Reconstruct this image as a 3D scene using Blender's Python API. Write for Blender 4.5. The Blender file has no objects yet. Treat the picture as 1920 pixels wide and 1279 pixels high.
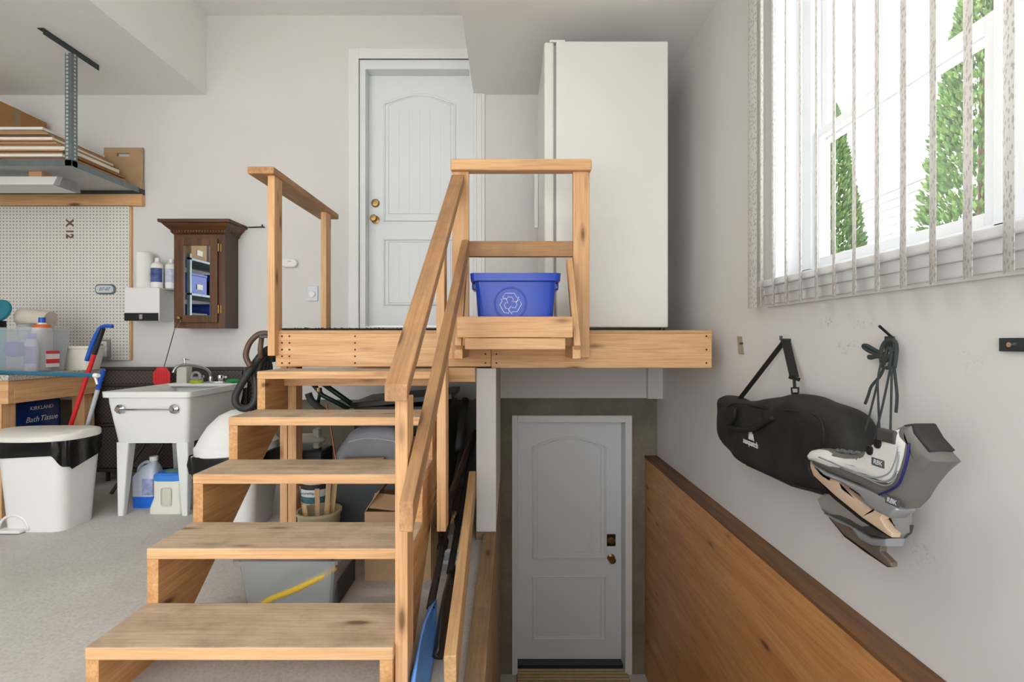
import bpy, bmesh, math, random
from mathutils import Vector, Matrix
random.seed(11)
scene = bpy.context.scene
COL = scene.collection
PI = math.pi

# ---------------------------------------------------------------- camera, sky, light, exposure
CAMZ = 1.084
F = 936.0
cam_d = bpy.data.cameras.new('camera'); cam = bpy.data.objects.new('camera', cam_d); COL.objects.link(cam)
cam.location = (0, 0, CAMZ); cam.rotation_euler = (PI / 2, 0, 0)
cam_d.sensor_width = 36; cam_d.lens = F * 36 / 1920; cam_d.shift_x = 3 / 1920
cam_d.clip_start = .05
scene.camera = cam
vs = scene.view_settings
vs.view_transform = 'Standard'; vs.look = 'None'; vs.gamma = 1; vs.use_curve_mapping = False
vs.exposure = 1.37
w = bpy.data.worlds.new('overcast_sky'); scene.world = w; w.use_nodes = True
bg = w.node_tree.nodes['Background']
bg.inputs['Color'].default_value = (.94, .97, 1, 1); bg.inputs['Strength'].default_value = 1.5

sun_d = bpy.data.lights.new('sun', 'SUN'); sun_d.energy = 7; sun_d.angle = .01; sun_d.color = (1, .97, .93)
sun = bpy.data.objects.new('sun', sun_d); COL.objects.link(sun); sun.rotation_euler = Vector((.2, -1, -1.55)).to_track_quat('-Z', 'Y').to_euler()
FILL = 4  # power of the added ceiling fill light
def portal(name, loc, rot, sx, sy):
    l = bpy.data.lights.new(name, 'AREA'); l.shape = 'RECTANGLE'; l.size = sx; l.size_y = sy
    l.cycles.is_portal = True
    o = bpy.data.objects.new(name, l); COL.objects.link(o); o.location = loc; o.rotation_euler = rot
portal('garage_door_portal', (-1.7, -1.62, 1.45), (PI / 2, 0, PI), 5.4, 2.9)
portal('window_portal', (1.42, 1.3, 2.1), (0, PI / 2, 0), 1.6, 2.0)

# ---------------------------------------------------------------- helpers
def P(x, y, Y):
    """photo pixel at distance Y -> world point"""
    return Vector(((x - 957) * Y / F, Y, CAMZ + (640 - y) * Y / F))

def PX(x, y, X):
    """photo pixel on the plane X (right-hand wall) -> world point"""
    Y = X * F / (x - 957)
    return Vector((X, Y, CAMZ + (640 - y) * Y / F))

def s2l(c):
    def f(v):
        v /= 255
        return v / 12.92 if v <= .04045 else ((v + .055) / 1.055) ** 2.4
    return (f(c[0]), f(c[1]), f(c[2]), 1)

MATS = {}
def nodes_of(m):
    m.use_nodes = True
    nt = m.node_tree
    return nt, nt.nodes['Principled BSDF']

def coords(nt, scale=(1, 1, 1), rnd=True):
    tc = nt.nodes.new('ShaderNodeTexCoord')
    mp = nt.nodes.new('ShaderNodeMapping'); mp.inputs['Scale'].default_value = scale
    if rnd:
        oi = nt.nodes.new('ShaderNodeObjectInfo')
        mul = nt.nodes.new('ShaderNodeVectorMath'); mul.operation = 'SCALE'
        mul.inputs[0].default_value = (37, 53, 71)
        nt.links.new(oi.outputs['Random'], mul.inputs['Scale'])
        add = nt.nodes.new('ShaderNodeVectorMath'); add.operation = 'ADD'
        nt.links.new(tc.outputs['Object'], add.inputs[0]); nt.links.new(mul.outputs[0], add.inputs[1])
        nt.links.new(add.outputs[0], mp.inputs['Vector'])
    else:
        nt.links.new(tc.outputs['Object'], mp.inputs['Vector'])
    return mp.outputs['Vector']

def noise(nt, vec, scale, detail=4, rough=.55):
    n = nt.nodes.new('ShaderNodeTexNoise'); n.inputs['Scale'].default_value = scale
    n.inputs['Detail'].default_value = detail; n.inputs['Roughness'].default_value = rough
    nt.links.new(vec, n.inputs['Vector'])
    return n.outputs['Fac']

def ramp(nt, fac, stops):
    r = nt.nodes.new('ShaderNodeValToRGB')
    el = r.color_ramp.elements
    while len(el) < len(stops): el.new(.5)
    for e, (p, c) in zip(el, stops):
        e.position = p; e.color = c if len(c) == 4 else (*c, 1)
    nt.links.new(fac, r.inputs['Fac'])
    return r.outputs['Color']

def mixc(nt, fac, a, b, mode='MIX'):
    m = nt.nodes.new('ShaderNodeMix'); m.data_type = 'RGBA'; m.blend_type = mode
    for sock, v in ((0, fac), (6, a), (7, b)):
        if hasattr(v, 'links') or hasattr(v, 'is_linked'): nt.links.new(v, m.inputs[sock])
        else: m.inputs[sock].default_value = v
    return m.outputs[2]

def bump(nt, bs, h, strength, dist=.01):
    b = nt.nodes.new('ShaderNodeBump'); b.inputs['Strength'].default_value = strength
    b.inputs['Distance'].default_value = dist
    nt.links.new(h, b.inputs['Height']); nt.links.new(b.outputs['Normal'], bs.inputs['Normal'])

def mat(name, col, rough=.5, metal=0, var=0, vscale=6, bmp=0, bscale=60, coat=0, trans=0, ior=1.45):
    if name in MATS: return MATS[name]
    m = bpy.data.materials.new(name); MATS[name] = m
    nt, bs = nodes_of(m)
    c = s2l(col)
    bs.inputs['Base Color'].default_value = c
    bs.inputs['Roughness'].default_value = rough; bs.inputs['Metallic'].default_value = metal
    bs.inputs['Coat Weight'].default_value = coat
    bs.inputs['Transmission Weight'].default_value = trans; bs.inputs['IOR'].default_value = ior
    if var:
        v = coords(nt)
        f = noise(nt, v, vscale)
        a = tuple(x * (1 - var) for x in c[:3]) + (1,); b = tuple(min(1, x * (1 + var)) for x in c[:3]) + (1,)
        nt.links.new(ramp(nt, f, [(.3, a), (.7, b)]), bs.inputs['Base Color'])
    if bmp:
        v = coords(nt)
        bump(nt, bs, noise(nt, v, bscale, 3), bmp, .004)
    return m

def wood(name, light, dark, axis='x', rough=.6, knots=True, grain=1.0, dirt=0):
    if name in MATS: return MATS[name]
    m = bpy.data.materials.new(name); MATS[name] = m
    nt, bs = nodes_of(m)
    k = {'x': (1.2, 16, 16), 'y': (16, 1.2, 16), 'z': (16, 16, 1.2)}[axis]
    v = coords(nt, tuple(q * grain for q in k))
    n1 = noise(nt, v, 1.6, 5, .6)
    base = ramp(nt, n1, [(.32, s2l(light)), (.55, s2l(tuple((a + b) // 2 for a, b in zip(light, dark)))), (.75, s2l(dark))])
    k2 = {'x': (2, 60, 60), 'y': (60, 2, 60), 'z': (60, 60, 2)}[axis]
    v2 = coords(nt, k2)
    n2 = noise(nt, v2, 2.0, 3, .6)
    base = mixc(nt, ramp(nt, n2, [(.45, (0, 0, 0)), (.75, (.45, .45, .45))]), base, s2l(tuple(int(q * .72) for q in dark)))
    if knots:
        kk = {'x': (2.6, 9, 9), 'y': (9, 2.6, 9), 'z': (9, 9, 2.6)}[axis]
        v3 = coords(nt, kk)
        vo = nt.nodes.new('ShaderNodeTexVoronoi'); vo.inputs['Scale'].default_value = 1.0
        nt.links.new(v3, vo.inputs['Vector'])
        kf = ramp(nt, vo.outputs['Distance'], [(.07, (.85, .85, .85)), (.13, (.25, .25, .25)), (.2, (0, 0, 0))])
        base = mixc(nt, kf, base, s2l((96, 58, 30)))
    if dirt:
        v4 = coords(nt)
        d = noise(nt, v4, 7, 5, .65)
        base = mixc(nt, ramp(nt, d, [(.42, (0, 0, 0)), (.75, (dirt, dirt, dirt))]), base, s2l((104, 92, 78)))
    nt.links.new(base, bs.inputs['Base Color'])
    bs.inputs['Roughness'].default_value = rough
    bump(nt, bs, n2, .12, .002)
    return m

# ---- object builders: OFF keeps each object's origin in the frame it was built in
OFF = {}
def finish(bm):
    bmesh.ops.recalc_face_normals(bm, faces=bm.faces[:])

def thing(name, label, cat, loc, group=None, local=False, rotz=0, rot=None):
    o = bpy.data.objects.new(name, None); COL.objects.link(o)
    o.location = loc; o.rotation_euler = rot if rot else (0, 0, rotz)
    o.empty_display_size = .1
    o['label'] = label; o['category'] = cat
    if group: o['group'] = group
    OFF[o] = Vector((0, 0, 0)) if local else Vector(loc)
    return o

def obj(name, bm, m, parent=None, smooth=False, label=None, cat=None, group=None, kind=None, origin=None, autosmooth=None):
    finish(bm)
    if origin is None:
        xs = [v.co for v in bm.verts]
        lo = Vector([min(c[i] for c in xs) for i in range(3)]); hi = Vector([max(c[i] for c in xs) for i in range(3)])
        origin = Vector(((lo.x + hi.x) / 2, (lo.y + hi.y) / 2, lo.z))
    else: origin = Vector(origin)
    bmesh.ops.translate(bm, verts=bm.verts[:], vec=-origin)
    me = bpy.data.meshes.new(name); bm.to_mesh(me); bm.free()
    if isinstance(m, (list, tuple)):
        for q in m: me.materials.append(q)
    else: me.materials.append(m)
    if smooth:
        for p in me.polygons: p.use_smooth = True
        if autosmooth is not None: me.set_sharp_from_angle(angle=autosmooth)
    o = bpy.data.objects.new(name, me); COL.objects.link(o)
    if parent is not None:
        o.parent = parent; o.location = origin - OFF[parent]
    else: o.location = origin
    OFF[o] = origin
    if label: o['label'] = label
    if cat: o['category'] = cat
    if group: o['group'] = group
    if kind: o['kind'] = kind
    return o

def struct(name, bm, m, parent=None, **k):
    return obj(name, bm, m, parent, kind=None if parent else 'structure', **k)

def B(): return bmesh.new()

def box(bm, x0, x1, y0, y1, z0, z1, bev=0, M=None):
    r = bmesh.ops.create_cube(bm, size=1)
    vs_ = r['verts']
    for v in vs_:
        v.co = Vector(((x0 + x1) / 2 + v.co.x * (x1 - x0), (y0 + y1) / 2 + v.co.y * (y1 - y0), (z0 + z1) / 2 + v.co.z * (z1 - z0)))
    if bev:
        es = list({e for v in vs_ for e in v.link_edges})
        rr = bmesh.ops.bevel(bm, geom=es, offset=bev, segments=2, affect='EDGES', profile=.5)
        vs_ = list({v for f in rr['faces'] for v in f.verts} | {v for v in vs_ if v.is_valid})
    if M is not None:
        bmesh.ops.transform(bm, matrix=M, verts=[v for v in vs_ if v.is_valid])
    return bm

def bx(x0, x1, y0, y1, z0, z1, bev=.003): return box(B(), x0, x1, y0, y1, z0, z1, bev)

def basis(d):
    d = Vector(d).normalized()
    up = Vector((0, 0, 1)) if abs(d.z) < .95 else Vector((0, 1, 0))
    a = d.cross(up).normalized(); b = a.cross(d).normalized()
    return a, b

def ring(bm, c, a, b, r, n, ph=0):
    return [bm.verts.new(c + a * (r * math.cos(2 * PI * i / n + ph)) + b * (r * math.sin(2 * PI * i / n + ph))) for i in range(n)]

def skin(bm, rings, cap=True, closed=False):
    n = len(rings[0])
    pairs = list(zip(rings[:-1], rings[1:]))
    if closed: pairs.append((rings[-1], rings[0]))
    for A, Bq in pairs:
        for i in range(n):
            try: bm.faces.new((A[i], A[(i + 1) % n], Bq[(i + 1) % n], Bq[i]))
            except ValueError: pass
    if cap and not closed:
        bm.faces.new(rings[0][::-1]); bm.faces.new(rings[-1])
    return bm

def tube(bm, pts, r, n=8, closed=False, rr=None):
    pts = [Vector(p) for p in pts]
    rings = []
    pa = None
    for i, p in enumerate(pts):
        if closed: d = pts[(i + 1) % len(pts)] - pts[i - 1]
        else: d = (pts[min(i + 1, len(pts) - 1)] - pts[max(i - 1, 0)])
        d.normalize()
        if pa is None: a, b = basis(d)
        else:
            a = (pa - d * pa.dot(d)).normalized(); b = d.cross(a) * -1
            b = a.cross(d)
        pa = a
        rings.append(ring(bm, p, a, b, rr[i] if rr else r, n))
    return skin(bm, rings, True, closed)

def cyl(bm, p0, p1, r0, r1=None, n=16):
    return tube(bm, [p0, p1], r0, n, rr=[r0, r0 if r1 is None else r1])

def spline(pts, per=6, closed=False):
    pts = [Vector(p) for p in pts]; out = []
    N = len(pts)
    rng = range(N) if closed else range(N - 1)
    for i in rng:
        if closed: p0, p1, p2, p3 = pts[i - 1], pts[i], pts[(i + 1) % N], pts[(i + 2) % N]
        else: p0, p1, p2, p3 = pts[max(i - 1, 0)], pts[i], pts[i + 1], pts[min(i + 2, N - 1)]
        for k in range(per):
            t = k / per
            out.append(.5 * ((2 * p1) + (p2 - p0) * t + (2 * p0 - 5 * p1 + 4 * p2 - p3) * t * t + (3 * p1 - p0 - 3 * p2 + p3) * t ** 3))
    if not closed: out.append(pts[-1])
    return out

def lathe(bm, prof, c=(0, 0, 0), n=24, sx=1, sy=1, M=None):
    c = Vector(c); rings = []
    for r, z in prof:
        rings.append([bm.verts.new(Vector((sx * max(r, 1e-4) * math.cos(2 * PI * i / n), sy * max(r, 1e-4) * math.sin(2 * PI * i / n), z))) for i in range(n)])
    skin(bm, rings)
    vv = [v for q in rings for v in q]
    if M is not None: bmesh.ops.transform(bm, matrix=M, verts=vv)
    bmesh.ops.translate(bm, verts=vv, vec=c)
    return bm

def rrect(w, d, r, n=4, cx=0, cy=0):
    out = []
    for k, (sx, sy) in enumerate(((1, 1), (-1, 1), (-1, -1), (1, -1))):
        for i in range(n + 1):
            a = PI / 2 * (k + i / n)
            out.append((cx + sx * (w / 2 - r) + r * math.cos(a), cy + sy * (d / 2 - r) + r * math.sin(a)))
    return out

def loft(bm, layers, cap=True):
    """layers: list of (outline2d, z)"""
    rings = [[bm.verts.new((p[0], p[1], z)) for p in o] for o, z in layers]
    return skin(bm, rings, cap)

def inset_poly(pts, d):
    n = len(pts); out = []
    area = sum(pts[i][0] * pts[(i + 1) % n][1] - pts[(i + 1) % n][0] * pts[i][1] for i in range(n))
    s = 1 if area > 0 else -1
    for i in range(n):
        p0, p1, p2 = pts[i - 1], pts[i], pts[(i + 1) % n]
        e1 = Vector((p1[0] - p0[0], p1[1] - p0[1])); e2 = Vector((p2[0] - p1[0], p2[1] - p1[1]))
        t = (e1.normalized() + e2.normalized())
        if t.length < 1e-6: t = e2
        t.normalize()
        out.append((p1[0] - t.y * d * s, p1[1] + t.x * d * s))
    return out

def puff(bm, pts, a0, a1, r, steps=4, both=True, f=None):
    """rounded slab: outline pts (u,v) swept along a third axis from a0 to a1, edges rounded by r; f maps (a,u,v)->xyz"""
    f = f or (lambda a, u, v: (a, u, v))
    sgn = 1 if a1 > a0 else -1
    L = []
    for i in range(steps + 1):
        th = PI / 2 * i / steps
        L.append((a0 + sgn * r * (1 - math.sin(th)), r * (1 - math.cos(PI / 2 - th)) if False else r * (1 - math.sin(th)) * 0 + r * (1 - math.cos(PI / 2 * (1 - i / steps)))))
    lay = [(a0 + sgn * r * (1 - math.cos(PI / 2 * i / steps)), r * (1 - math.sin(PI / 2 * i / steps))) for i in range(steps + 1)]
    if both: lay2 = [(a1 - sgn * r * (1 - math.cos(PI / 2 * i / steps)), r * (1 - math.sin(PI / 2 * i / steps))) for i in range(steps, -1, -1)]
    else: lay2 = [(a1, 0)]
    rings = []
    for a, ins in lay + lay2:
        q = inset_poly(pts, ins) if ins > 1e-6 else pts
        rings.append([bm.verts.new(f(a, p[0], p[1])) for p in q])
    skin(bm, rings, False)
    for rg, fl in ((rings[0], True), (rings[-1], False)):
        fc = bm.faces.new(rg[::-1] if fl else rg)
        bmesh.ops.triangulate(bm, faces=[fc], ngon_method='EAR_CLIP')
    return bm

def beam(bm, p0, p1, w, h, up=(0, 0, 1), bev=.003):
    """rectangular bar from p0 to p1; w across, h along 'up'"""
    p0, p1 = Vector(p0), Vector(p1); d = (p1 - p0); L = d.length; d.normalize()
    u = Vector(up); s = d.cross(u).normalized(); u2 = s.cross(d).normalized()
    M = Matrix((( d.x, s.x, u2.x, (p0.x + p1.x) / 2), (d.y, s.y, u2.y, (p0.y + p1.y) / 2), (d.z, s.z, u2.z, (p0.z + p1.z) / 2), (0, 0, 0, 1)))
    return box(bm, -L / 2, L / 2, -w / 2, w / 2, -h / 2, h / 2, bev, M)

def board(name, p0, p1, w, h, m, parent, up=(0, 0, 1), bev=.003, plumb=False):
    """a sloping board as an object whose local x runs along the board (so the grain follows)"""
    p0, p1 = Vector(p0), Vector(p1); d = (p1 - p0); L = d.length; d.normalize()
    u = Vector(up); s = u.cross(d).normalized(); u2 = d.cross(s).normalized()
    bm = box(B(), -L / 2, L / 2, -w / 2, w / 2, -h / 2, h / 2, bev)
    if plumb:   # shear the ends so that they are cut plumb
        k = d.z / math.hypot(d.x, d.y)
        for v in bm.verts: v.co.x -= v.co.z * k * -1 if False else -v.co.z * k
    o = obj(name, bm, m, None, origin=(0, 0, 0))
    R = Matrix(((d.x, s.x, u2.x), (d.y, s.y, u2.y), (d.z, s.z, u2.z)))
    o.rotation_euler = R.to_euler()
    c = (p0 + p1) / 2
    if parent is not None: o.parent = parent; o.location = c - OFF[parent]
    else: o.location = c
    OFF[o] = c
    return o

def text_bm(s, size, depth=.001, M=None, shear=0, spacing=1.0, bold=0):
    cu = bpy.data.curves.new('txt', 'FONT'); cu.body = s; cu.size = size; cu.extrude = depth / 2
    cu.align_x = 'CENTER'; cu.align_y = 'CENTER'; cu.shear = shear; cu.space_character = spacing; cu.offset = bold
    cu.resolution_u = 3
    o = bpy.data.objects.new('txt', cu); COL.objects.link(o)
    dg = bpy.context.evaluated_depsgraph_get()
    me = bpy.data.meshes.new_from_object(o.evaluated_get(dg))
    bpy.data.objects.remove(o); bpy.data.curves.remove(cu)
    bm = B(); bm.from_mesh(me); bpy.data.meshes.remove(me)
    if M is not None: bmesh.ops.transform(bm, matrix=M, verts=bm.verts[:])
    return bm

def frame_M(o, x, y):
    x = Vector(x).normalized(); y = Vector(y).normalized(); z = x.cross(y)
    return Matrix(((x.x, y.x, z.x, o[0]), (x.y, y.y, z.y, o[1]), (x.z, y.z, z.z, o[2]), (0, 0, 0, 1)))
def face_cam(o): return frame_M(o, (1, 0, 0), (0, 0, 1))          # writing that faces -Y
def face_room(o): return frame_M(o, (0, -1, 0), (0, 0, 1))        # writing on the right wall, facing -X

# ---------------------------------------------------------------- materials
M_wall = mat('painted_drywall', (216, 215, 211), .75, var=.015, vscale=2, bmp=.06, bscale=90)
M_ceil = mat('ceiling_paint', (240, 239, 236), .85, var=.01, vscale=2, bmp=.12, bscale=120)
M_door = mat('door_paint', (226, 230, 232), .38)
M_trim = mat('white_trim_paint', (228, 228, 226), .4)
M_vinyl = mat('white_vinyl', (240, 243, 246), .3)
M_white_pl = mat('white_plastic', (232, 231, 227), .4)
M_white_gl = mat('fridge_enamel', (228, 227, 221), .28, bmp=.03, bscale=220)
M_black_pl = mat('black_plastic', (26, 27, 28), .4)
M_black_bag = mat('black_bin_liner', (14, 15, 16), .22, bmp=.5, bscale=14)
M_brass = mat('aged_brass', (150, 122, 78), .3, 1)
M_chrome = mat('chrome', (205, 207, 210), .12, 1)
M_steel = mat('galvanised_steel', (120, 132, 136), .42, .75, var=.12, vscale=20)
M_darksteel = mat('dark_steel', (70, 78, 80), .45, .6)
M_card = mat('brown_cardboard', (168, 122, 78), .8, var=.08, vscale=7)
M_card2 = mat('grey_brown_cardboard', (176, 146, 112), .8, var=.08, vscale=7)
M_cardw = mat('white_card', (228, 224, 216), .7, var=.03)
M_blue_bin = mat('blue_plastic', (26, 66, 176), .25, var=.05, bmp=.04, bscale=9)
M_red = mat('red_plastic', (206, 40, 44), .35)
M_blue = mat('blue_plastic_plain', (30, 84, 186), .35)
M_teal = mat('teal_plastic', (36, 118, 134), .4)
M_tealpole = mat('teal_blue_enamel', (16, 104, 138), .3)
M_black_cloth = mat('black_nylon', (36, 36, 35), .62, var=.35, vscale=5, bmp=.25, bscale=25)
M_black_web = mat('black_webbing', (30, 30, 31), .7, bmp=.2, bscale=300)
M_hose = mat('black_rubber_hose', (48, 50, 49), .5)
M_brownpl = mat('brown_plastic', (92, 72, 58), .4)
M_grey_pl = mat('grey_plastic', (150, 150, 148), .5)
M_rubber = mat('black_rubber_mat', (38, 36, 34), .8, bmp=.6, bscale=120)
M_stain = wood('dark_stained_wood', (112, 72, 40), (62, 36, 20), 'z', .35, knots=False)
M_stain_x = wood('dark_stained_wood_x', (106, 68, 38), (58, 34, 20), 'x', .35, knots=False)
M_stain_side = mat('dark_stained_side', (84, 66, 56), .5, var=.08)
LW, DW = (230, 186, 136), (206, 152, 102)
W = {a: wood('pine_' + a, LW, DW, a) for a in 'xyz'}
Wd = {a: wood('worn_pine_' + a, (198, 152, 104), (164, 116, 72), a, dirt=.45) for a in 'xyz'}
W_end = mat('pine_end_grain', (226, 180, 122), .65, var=.08, vscale=40)
W_tread = wood('trodden_pine_x', (212, 190, 163), (188, 162, 132), 'x', .75, dirt=.5)
W_ply = wood('orange_plywood', (220, 162, 102), (190, 128, 72), 'y', .45, knots=True, grain=.55)
W_cap = wood('worn_brown_board', (140, 96, 56), (96, 64, 38), 'y', .6, dirt=.4)
W_dark = wood('dark_weathered_board', (96, 72, 54), (62, 46, 36), 'x', .7)

def concrete(name, c0, c1, sc, patches=None, rough=.85):
    m = bpy.data.materials.new(name); MATS[name] = m
    nt, bs = nodes_of(m)
    v = coords(nt, rnd=False)
    n1 = noise(nt, v, sc, 8, .65); n2 = noise(nt, v, sc * 45, 3, .7)
    c = ramp(nt, n1, [(.3, s2l(c0)), (.7, s2l(c1))])
    c = mixc(nt, ramp(nt, n2, [(.35, (.4, .4, .4)), (.55, (0, 0, 0))]), c, s2l(tuple(int(q * .86) for q in c0)))
    if patches:
        n3 = noise(nt, v, patches[0], 5, .6)
        c = mixc(nt, ramp(nt, n3, [(patches[1], (0, 0, 0)), (patches[1] + .04, (.9, .9, .9))]), c, s2l(patches[2]))
    nt.links.new(c, bs.inputs['Base Color']); bs.inputs['Roughness'].default_value = rough
    bump(nt, bs, n2, .25, .004)
    return m
M_floor = concrete('garage_floor_concrete', (192, 187, 180), (212, 208, 201), 1.6)
M_found = concrete('foundation_concrete', (112, 104, 90), (146, 137, 120), 3.5, (5, .67, (206, 204, 198)))
M_asph = mat('driveway', (196, 194, 190), .9, var=.1)

def wall_scuffed():
    m = bpy.data.materials.new('scuffed_drywall'); nt, bs = nodes_of(m)
    v = coords(nt, rnd=False)
    fine = noise(nt, v, 55, 6, .75)
    c = s2l((222, 220, 216)); col = None
    geo = nt.nodes.new('ShaderNodeNewGeometry')
    acc = None
    for (y, z, ry, rz, amt) in ((1.70, 1.155, .07, .035, 1), (1.87, 1.15, .06, .03, .8), (1.75, 1.06, .13, .03, .55), (2.65, 1.13, .05, .04, .5), (1.72, .42, .16, .07, .5), (1.45, .47, .1, .05, .35), (1.30, 1.04, .05, .05, .4)):
        sub = nt.nodes.new('ShaderNodeVectorMath'); sub.operation = 'SUBTRACT'; nt.links.new(geo.outputs['Position'], sub.inputs[0]); sub.inputs[1].default_value = (1.19, y, z)
        dv = nt.nodes.new('ShaderNodeVectorMath'); dv.operation = 'DIVIDE'; nt.links.new(sub.outputs[0], dv.inputs[0]); dv.inputs[1].default_value = (.3, ry, rz)
        ln = nt.nodes.new('ShaderNodeVectorMath'); ln.operation = 'LENGTH'; nt.links.new(dv.outputs[0], ln.inputs[0])
        mr = nt.nodes.new('ShaderNodeMapRange'); nt.links.new(ln.outputs['Value'], mr.inputs['Value'])
        mr.inputs['From Min'].default_value = 1.1; mr.inputs['From Max'].default_value = .2; mr.inputs['To Max'].default_value = amt
        if acc is None: acc = mr.outputs[0]
        else:
            mx = nt.nodes.new('ShaderNodeMath'); mx.operation = 'MAXIMUM'; nt.links.new(acc, mx.inputs[0]); nt.links.new(mr.outputs[0], mx.inputs[1]); acc = mx.outputs[0]
    th = ramp(nt, fine, [(.54, (0, 0, 0)), (.64, (1, 1, 1))])
    ml = nt.nodes.new('ShaderNodeMath'); ml.operation = 'MULTIPLY'; nt.links.new(acc, ml.inputs[0]); nt.links.new(th, ml.inputs[1])
    col = mixc(nt, ml.outputs[0], c, s2l((120, 116, 112)))
    nt.links.new(col, bs.inputs['Base Color']); bs.inputs['Roughness'].default_value = .75
    return m
M_rwall = wall_scuffed()

def pegboard_mat():
    m = bpy.data.materials.new('pegboard_holes'); nt, bs = nodes_of(m)
    tc = nt.nodes.new('ShaderNodeTexCoord')
    sc = nt.nodes.new('ShaderNodeVectorMath'); sc.operation = 'SCALE'; sc.inputs['Scale'].default_value = 1 / .0262
    nt.links.new(tc.outputs['Object'], sc.inputs[0])
    fr = nt.nodes.new('ShaderNodeVectorMath'); fr.operation = 'FRACTION'; nt.links.new(sc.outputs[0], fr.inputs[0])
    sb = nt.nodes.new('ShaderNodeVectorMath'); sb.operation = 'SUBTRACT'; nt.links.new(fr.outputs[0], sb.inputs[0]); sb.inputs[1].default_value = (.5, .5, .5)
    mu = nt.nodes.new('ShaderNodeVectorMath'); mu.operation = 'MULTIPLY'; nt.links.new(sb.outputs[0], mu.inputs[0]); mu.inputs[1].default_value = (1, 0, 1)
    ln = nt.nodes.new('ShaderNodeVectorMath'); ln.operation = 'LENGTH'; nt.links.new(mu.outputs[0], ln.inputs[0])
    f = ramp(nt, ln.outputs['Value'], [(.13, (1, 1, 1)), (.2, (0, 0, 0))])
    nt.links.new(mixc(nt, f, s2l((222, 219, 211)), s2l((92, 84, 76))), bs.inputs['Base Color'])
    bs.inputs['Roughness'].default_value = .5
    return m

def glass_mat(name, tint=(1, 1, 1, 1), gloss=.08, rough=0):
    m = bpy.data.materials.new(name); m.use_nodes = True; nt = m.node_tree
    nt.nodes.remove(nt.nodes['Principled BSDF'])
    t = nt.nodes.new('ShaderNodeBsdfTransparent'); t.inputs['Color'].default_value = tint
    g = nt.nodes.new('ShaderNodeBsdfGlossy'); g.inputs['Roughness'].default_value = rough
    mx = nt.nodes.new('ShaderNodeMixShader'); mx.inputs[0].default_value = gloss
    nt.links.new(t.outputs[0], mx.inputs[1]); nt.links.new(g.outputs[0], mx.inputs[2])
    nt.links.new(mx.outputs[0], nt.nodes['Material Output'].inputs['Surface'])
    MATS[name] = m
    return m
M_glass = glass_mat('window_glass')

def clear_plastic(name, tint, alpha, col):
    m = bpy.data.materials.new(name); m.use_nodes = True; nt = m.node_tree
    bs = nt.nodes['Principled BSDF']; bs.inputs['Base Color'].default_value = s2l(col); bs.inputs['Roughness'].default_value = .25
    t = nt.nodes.new('ShaderNodeBsdfTransparent'); t.inputs['Color'].default_value = tint
    mx = nt.nodes.new('ShaderNodeMixShader'); mx.inputs[0].default_value = alpha
    nt.links.new(t.outputs[0], mx.inputs[1]); nt.links.new(bs.outputs[0], mx.inputs[2])
    nt.links.new(mx.outputs[0], nt.nodes['Material Output'].inputs['Surface'])
    return m
M_clear = clear_plastic('clear_plastic', (.93, .94, .96, 1), .28, (214, 218, 222))
M_frost = clear_plastic('frosted_plastic', (.93, .94, .95, 1), .36, (206, 210, 210))

# ================================================================= STRUCTURE
XL, XR, YB, YF, ZC, ZS = -4.6, 1.19, -1.6, 3.95, 3.66, 3.03
PX0, PX1 = -.0785, 1.09          # stairwell pit
PY0, PY1, PZ = -.6, 4.05, -1.62
# floor with the stairwell left open
bm = B()
box(bm, XL, -.145, YB, 4.3, -.15, 0); box(bm, -.145, XR + .2, YB, PY0, -.15, 0)
struct('floor', bm, M_floor)
bm = B(); box(bm, -.3, XR + .2, PY0, 4.3, PZ - .1, PZ); struct('floor_stairwell', bm, M_floor)
bm = B()                           # concrete steps leading down to the lower door
for i in range(7):
    box(bm, PX0, PX1, PY0 + .28 * i, PY0 + .28 * (i + 1), PZ, -.2 - .2 * i)
struct('stairwell_steps', bm, M_floor)
# back wall, with the upper door opening
bm = B()
box(bm, XL, -1.194, YF, YF + .12, .62, ZC); box(bm, -.287, XR + .2, YF, YF + .12, .632, ZC)
box(bm, -1.194, -.287, YF, YF + .12, 3.308, ZC); box(bm, -1.194, -.287, YF, YF + .12, .62, 1.165)
box(bm, 1.075, XR, YF - .05, YF, .632, .935)
struct('wall_back', bm, M_wall)
bm = B(); box(bm, XL, -.187, YF + .025, YF + .3, 0, .62); struct('wall_foundation', bm, M_found)
# concrete round the lower door
bm = B()
box(bm, PX0 - .1, .013, PY1, PY1 + .25, PZ, .632); box(bm, .985, XR + .2, PY1, PY1 + .25, PZ, .632)
box(bm, .013, .985, PY1, PY1 + .25, .48, .632)
struct('wall_stairwell_end', bm, M_found)
# partition under the landing and the curb below it
bm = B(); box(bm, -.186, PX0, 2.725, YF, .042, .935, .002); struct('wall_partition', bm, M_wall)
W_curb = wood('weathered_sheathing', (176, 146, 108), (140, 108, 74), 'y', .75, dirt=.6)
bm = B(); box(bm, -.145, PX0, PY0, 2.72, PZ, .04); box(bm, -.186, PX0, 2.72, PY1, PZ, .04)
cb = struct('wall_stairwell_left', bm, W_curb)
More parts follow.
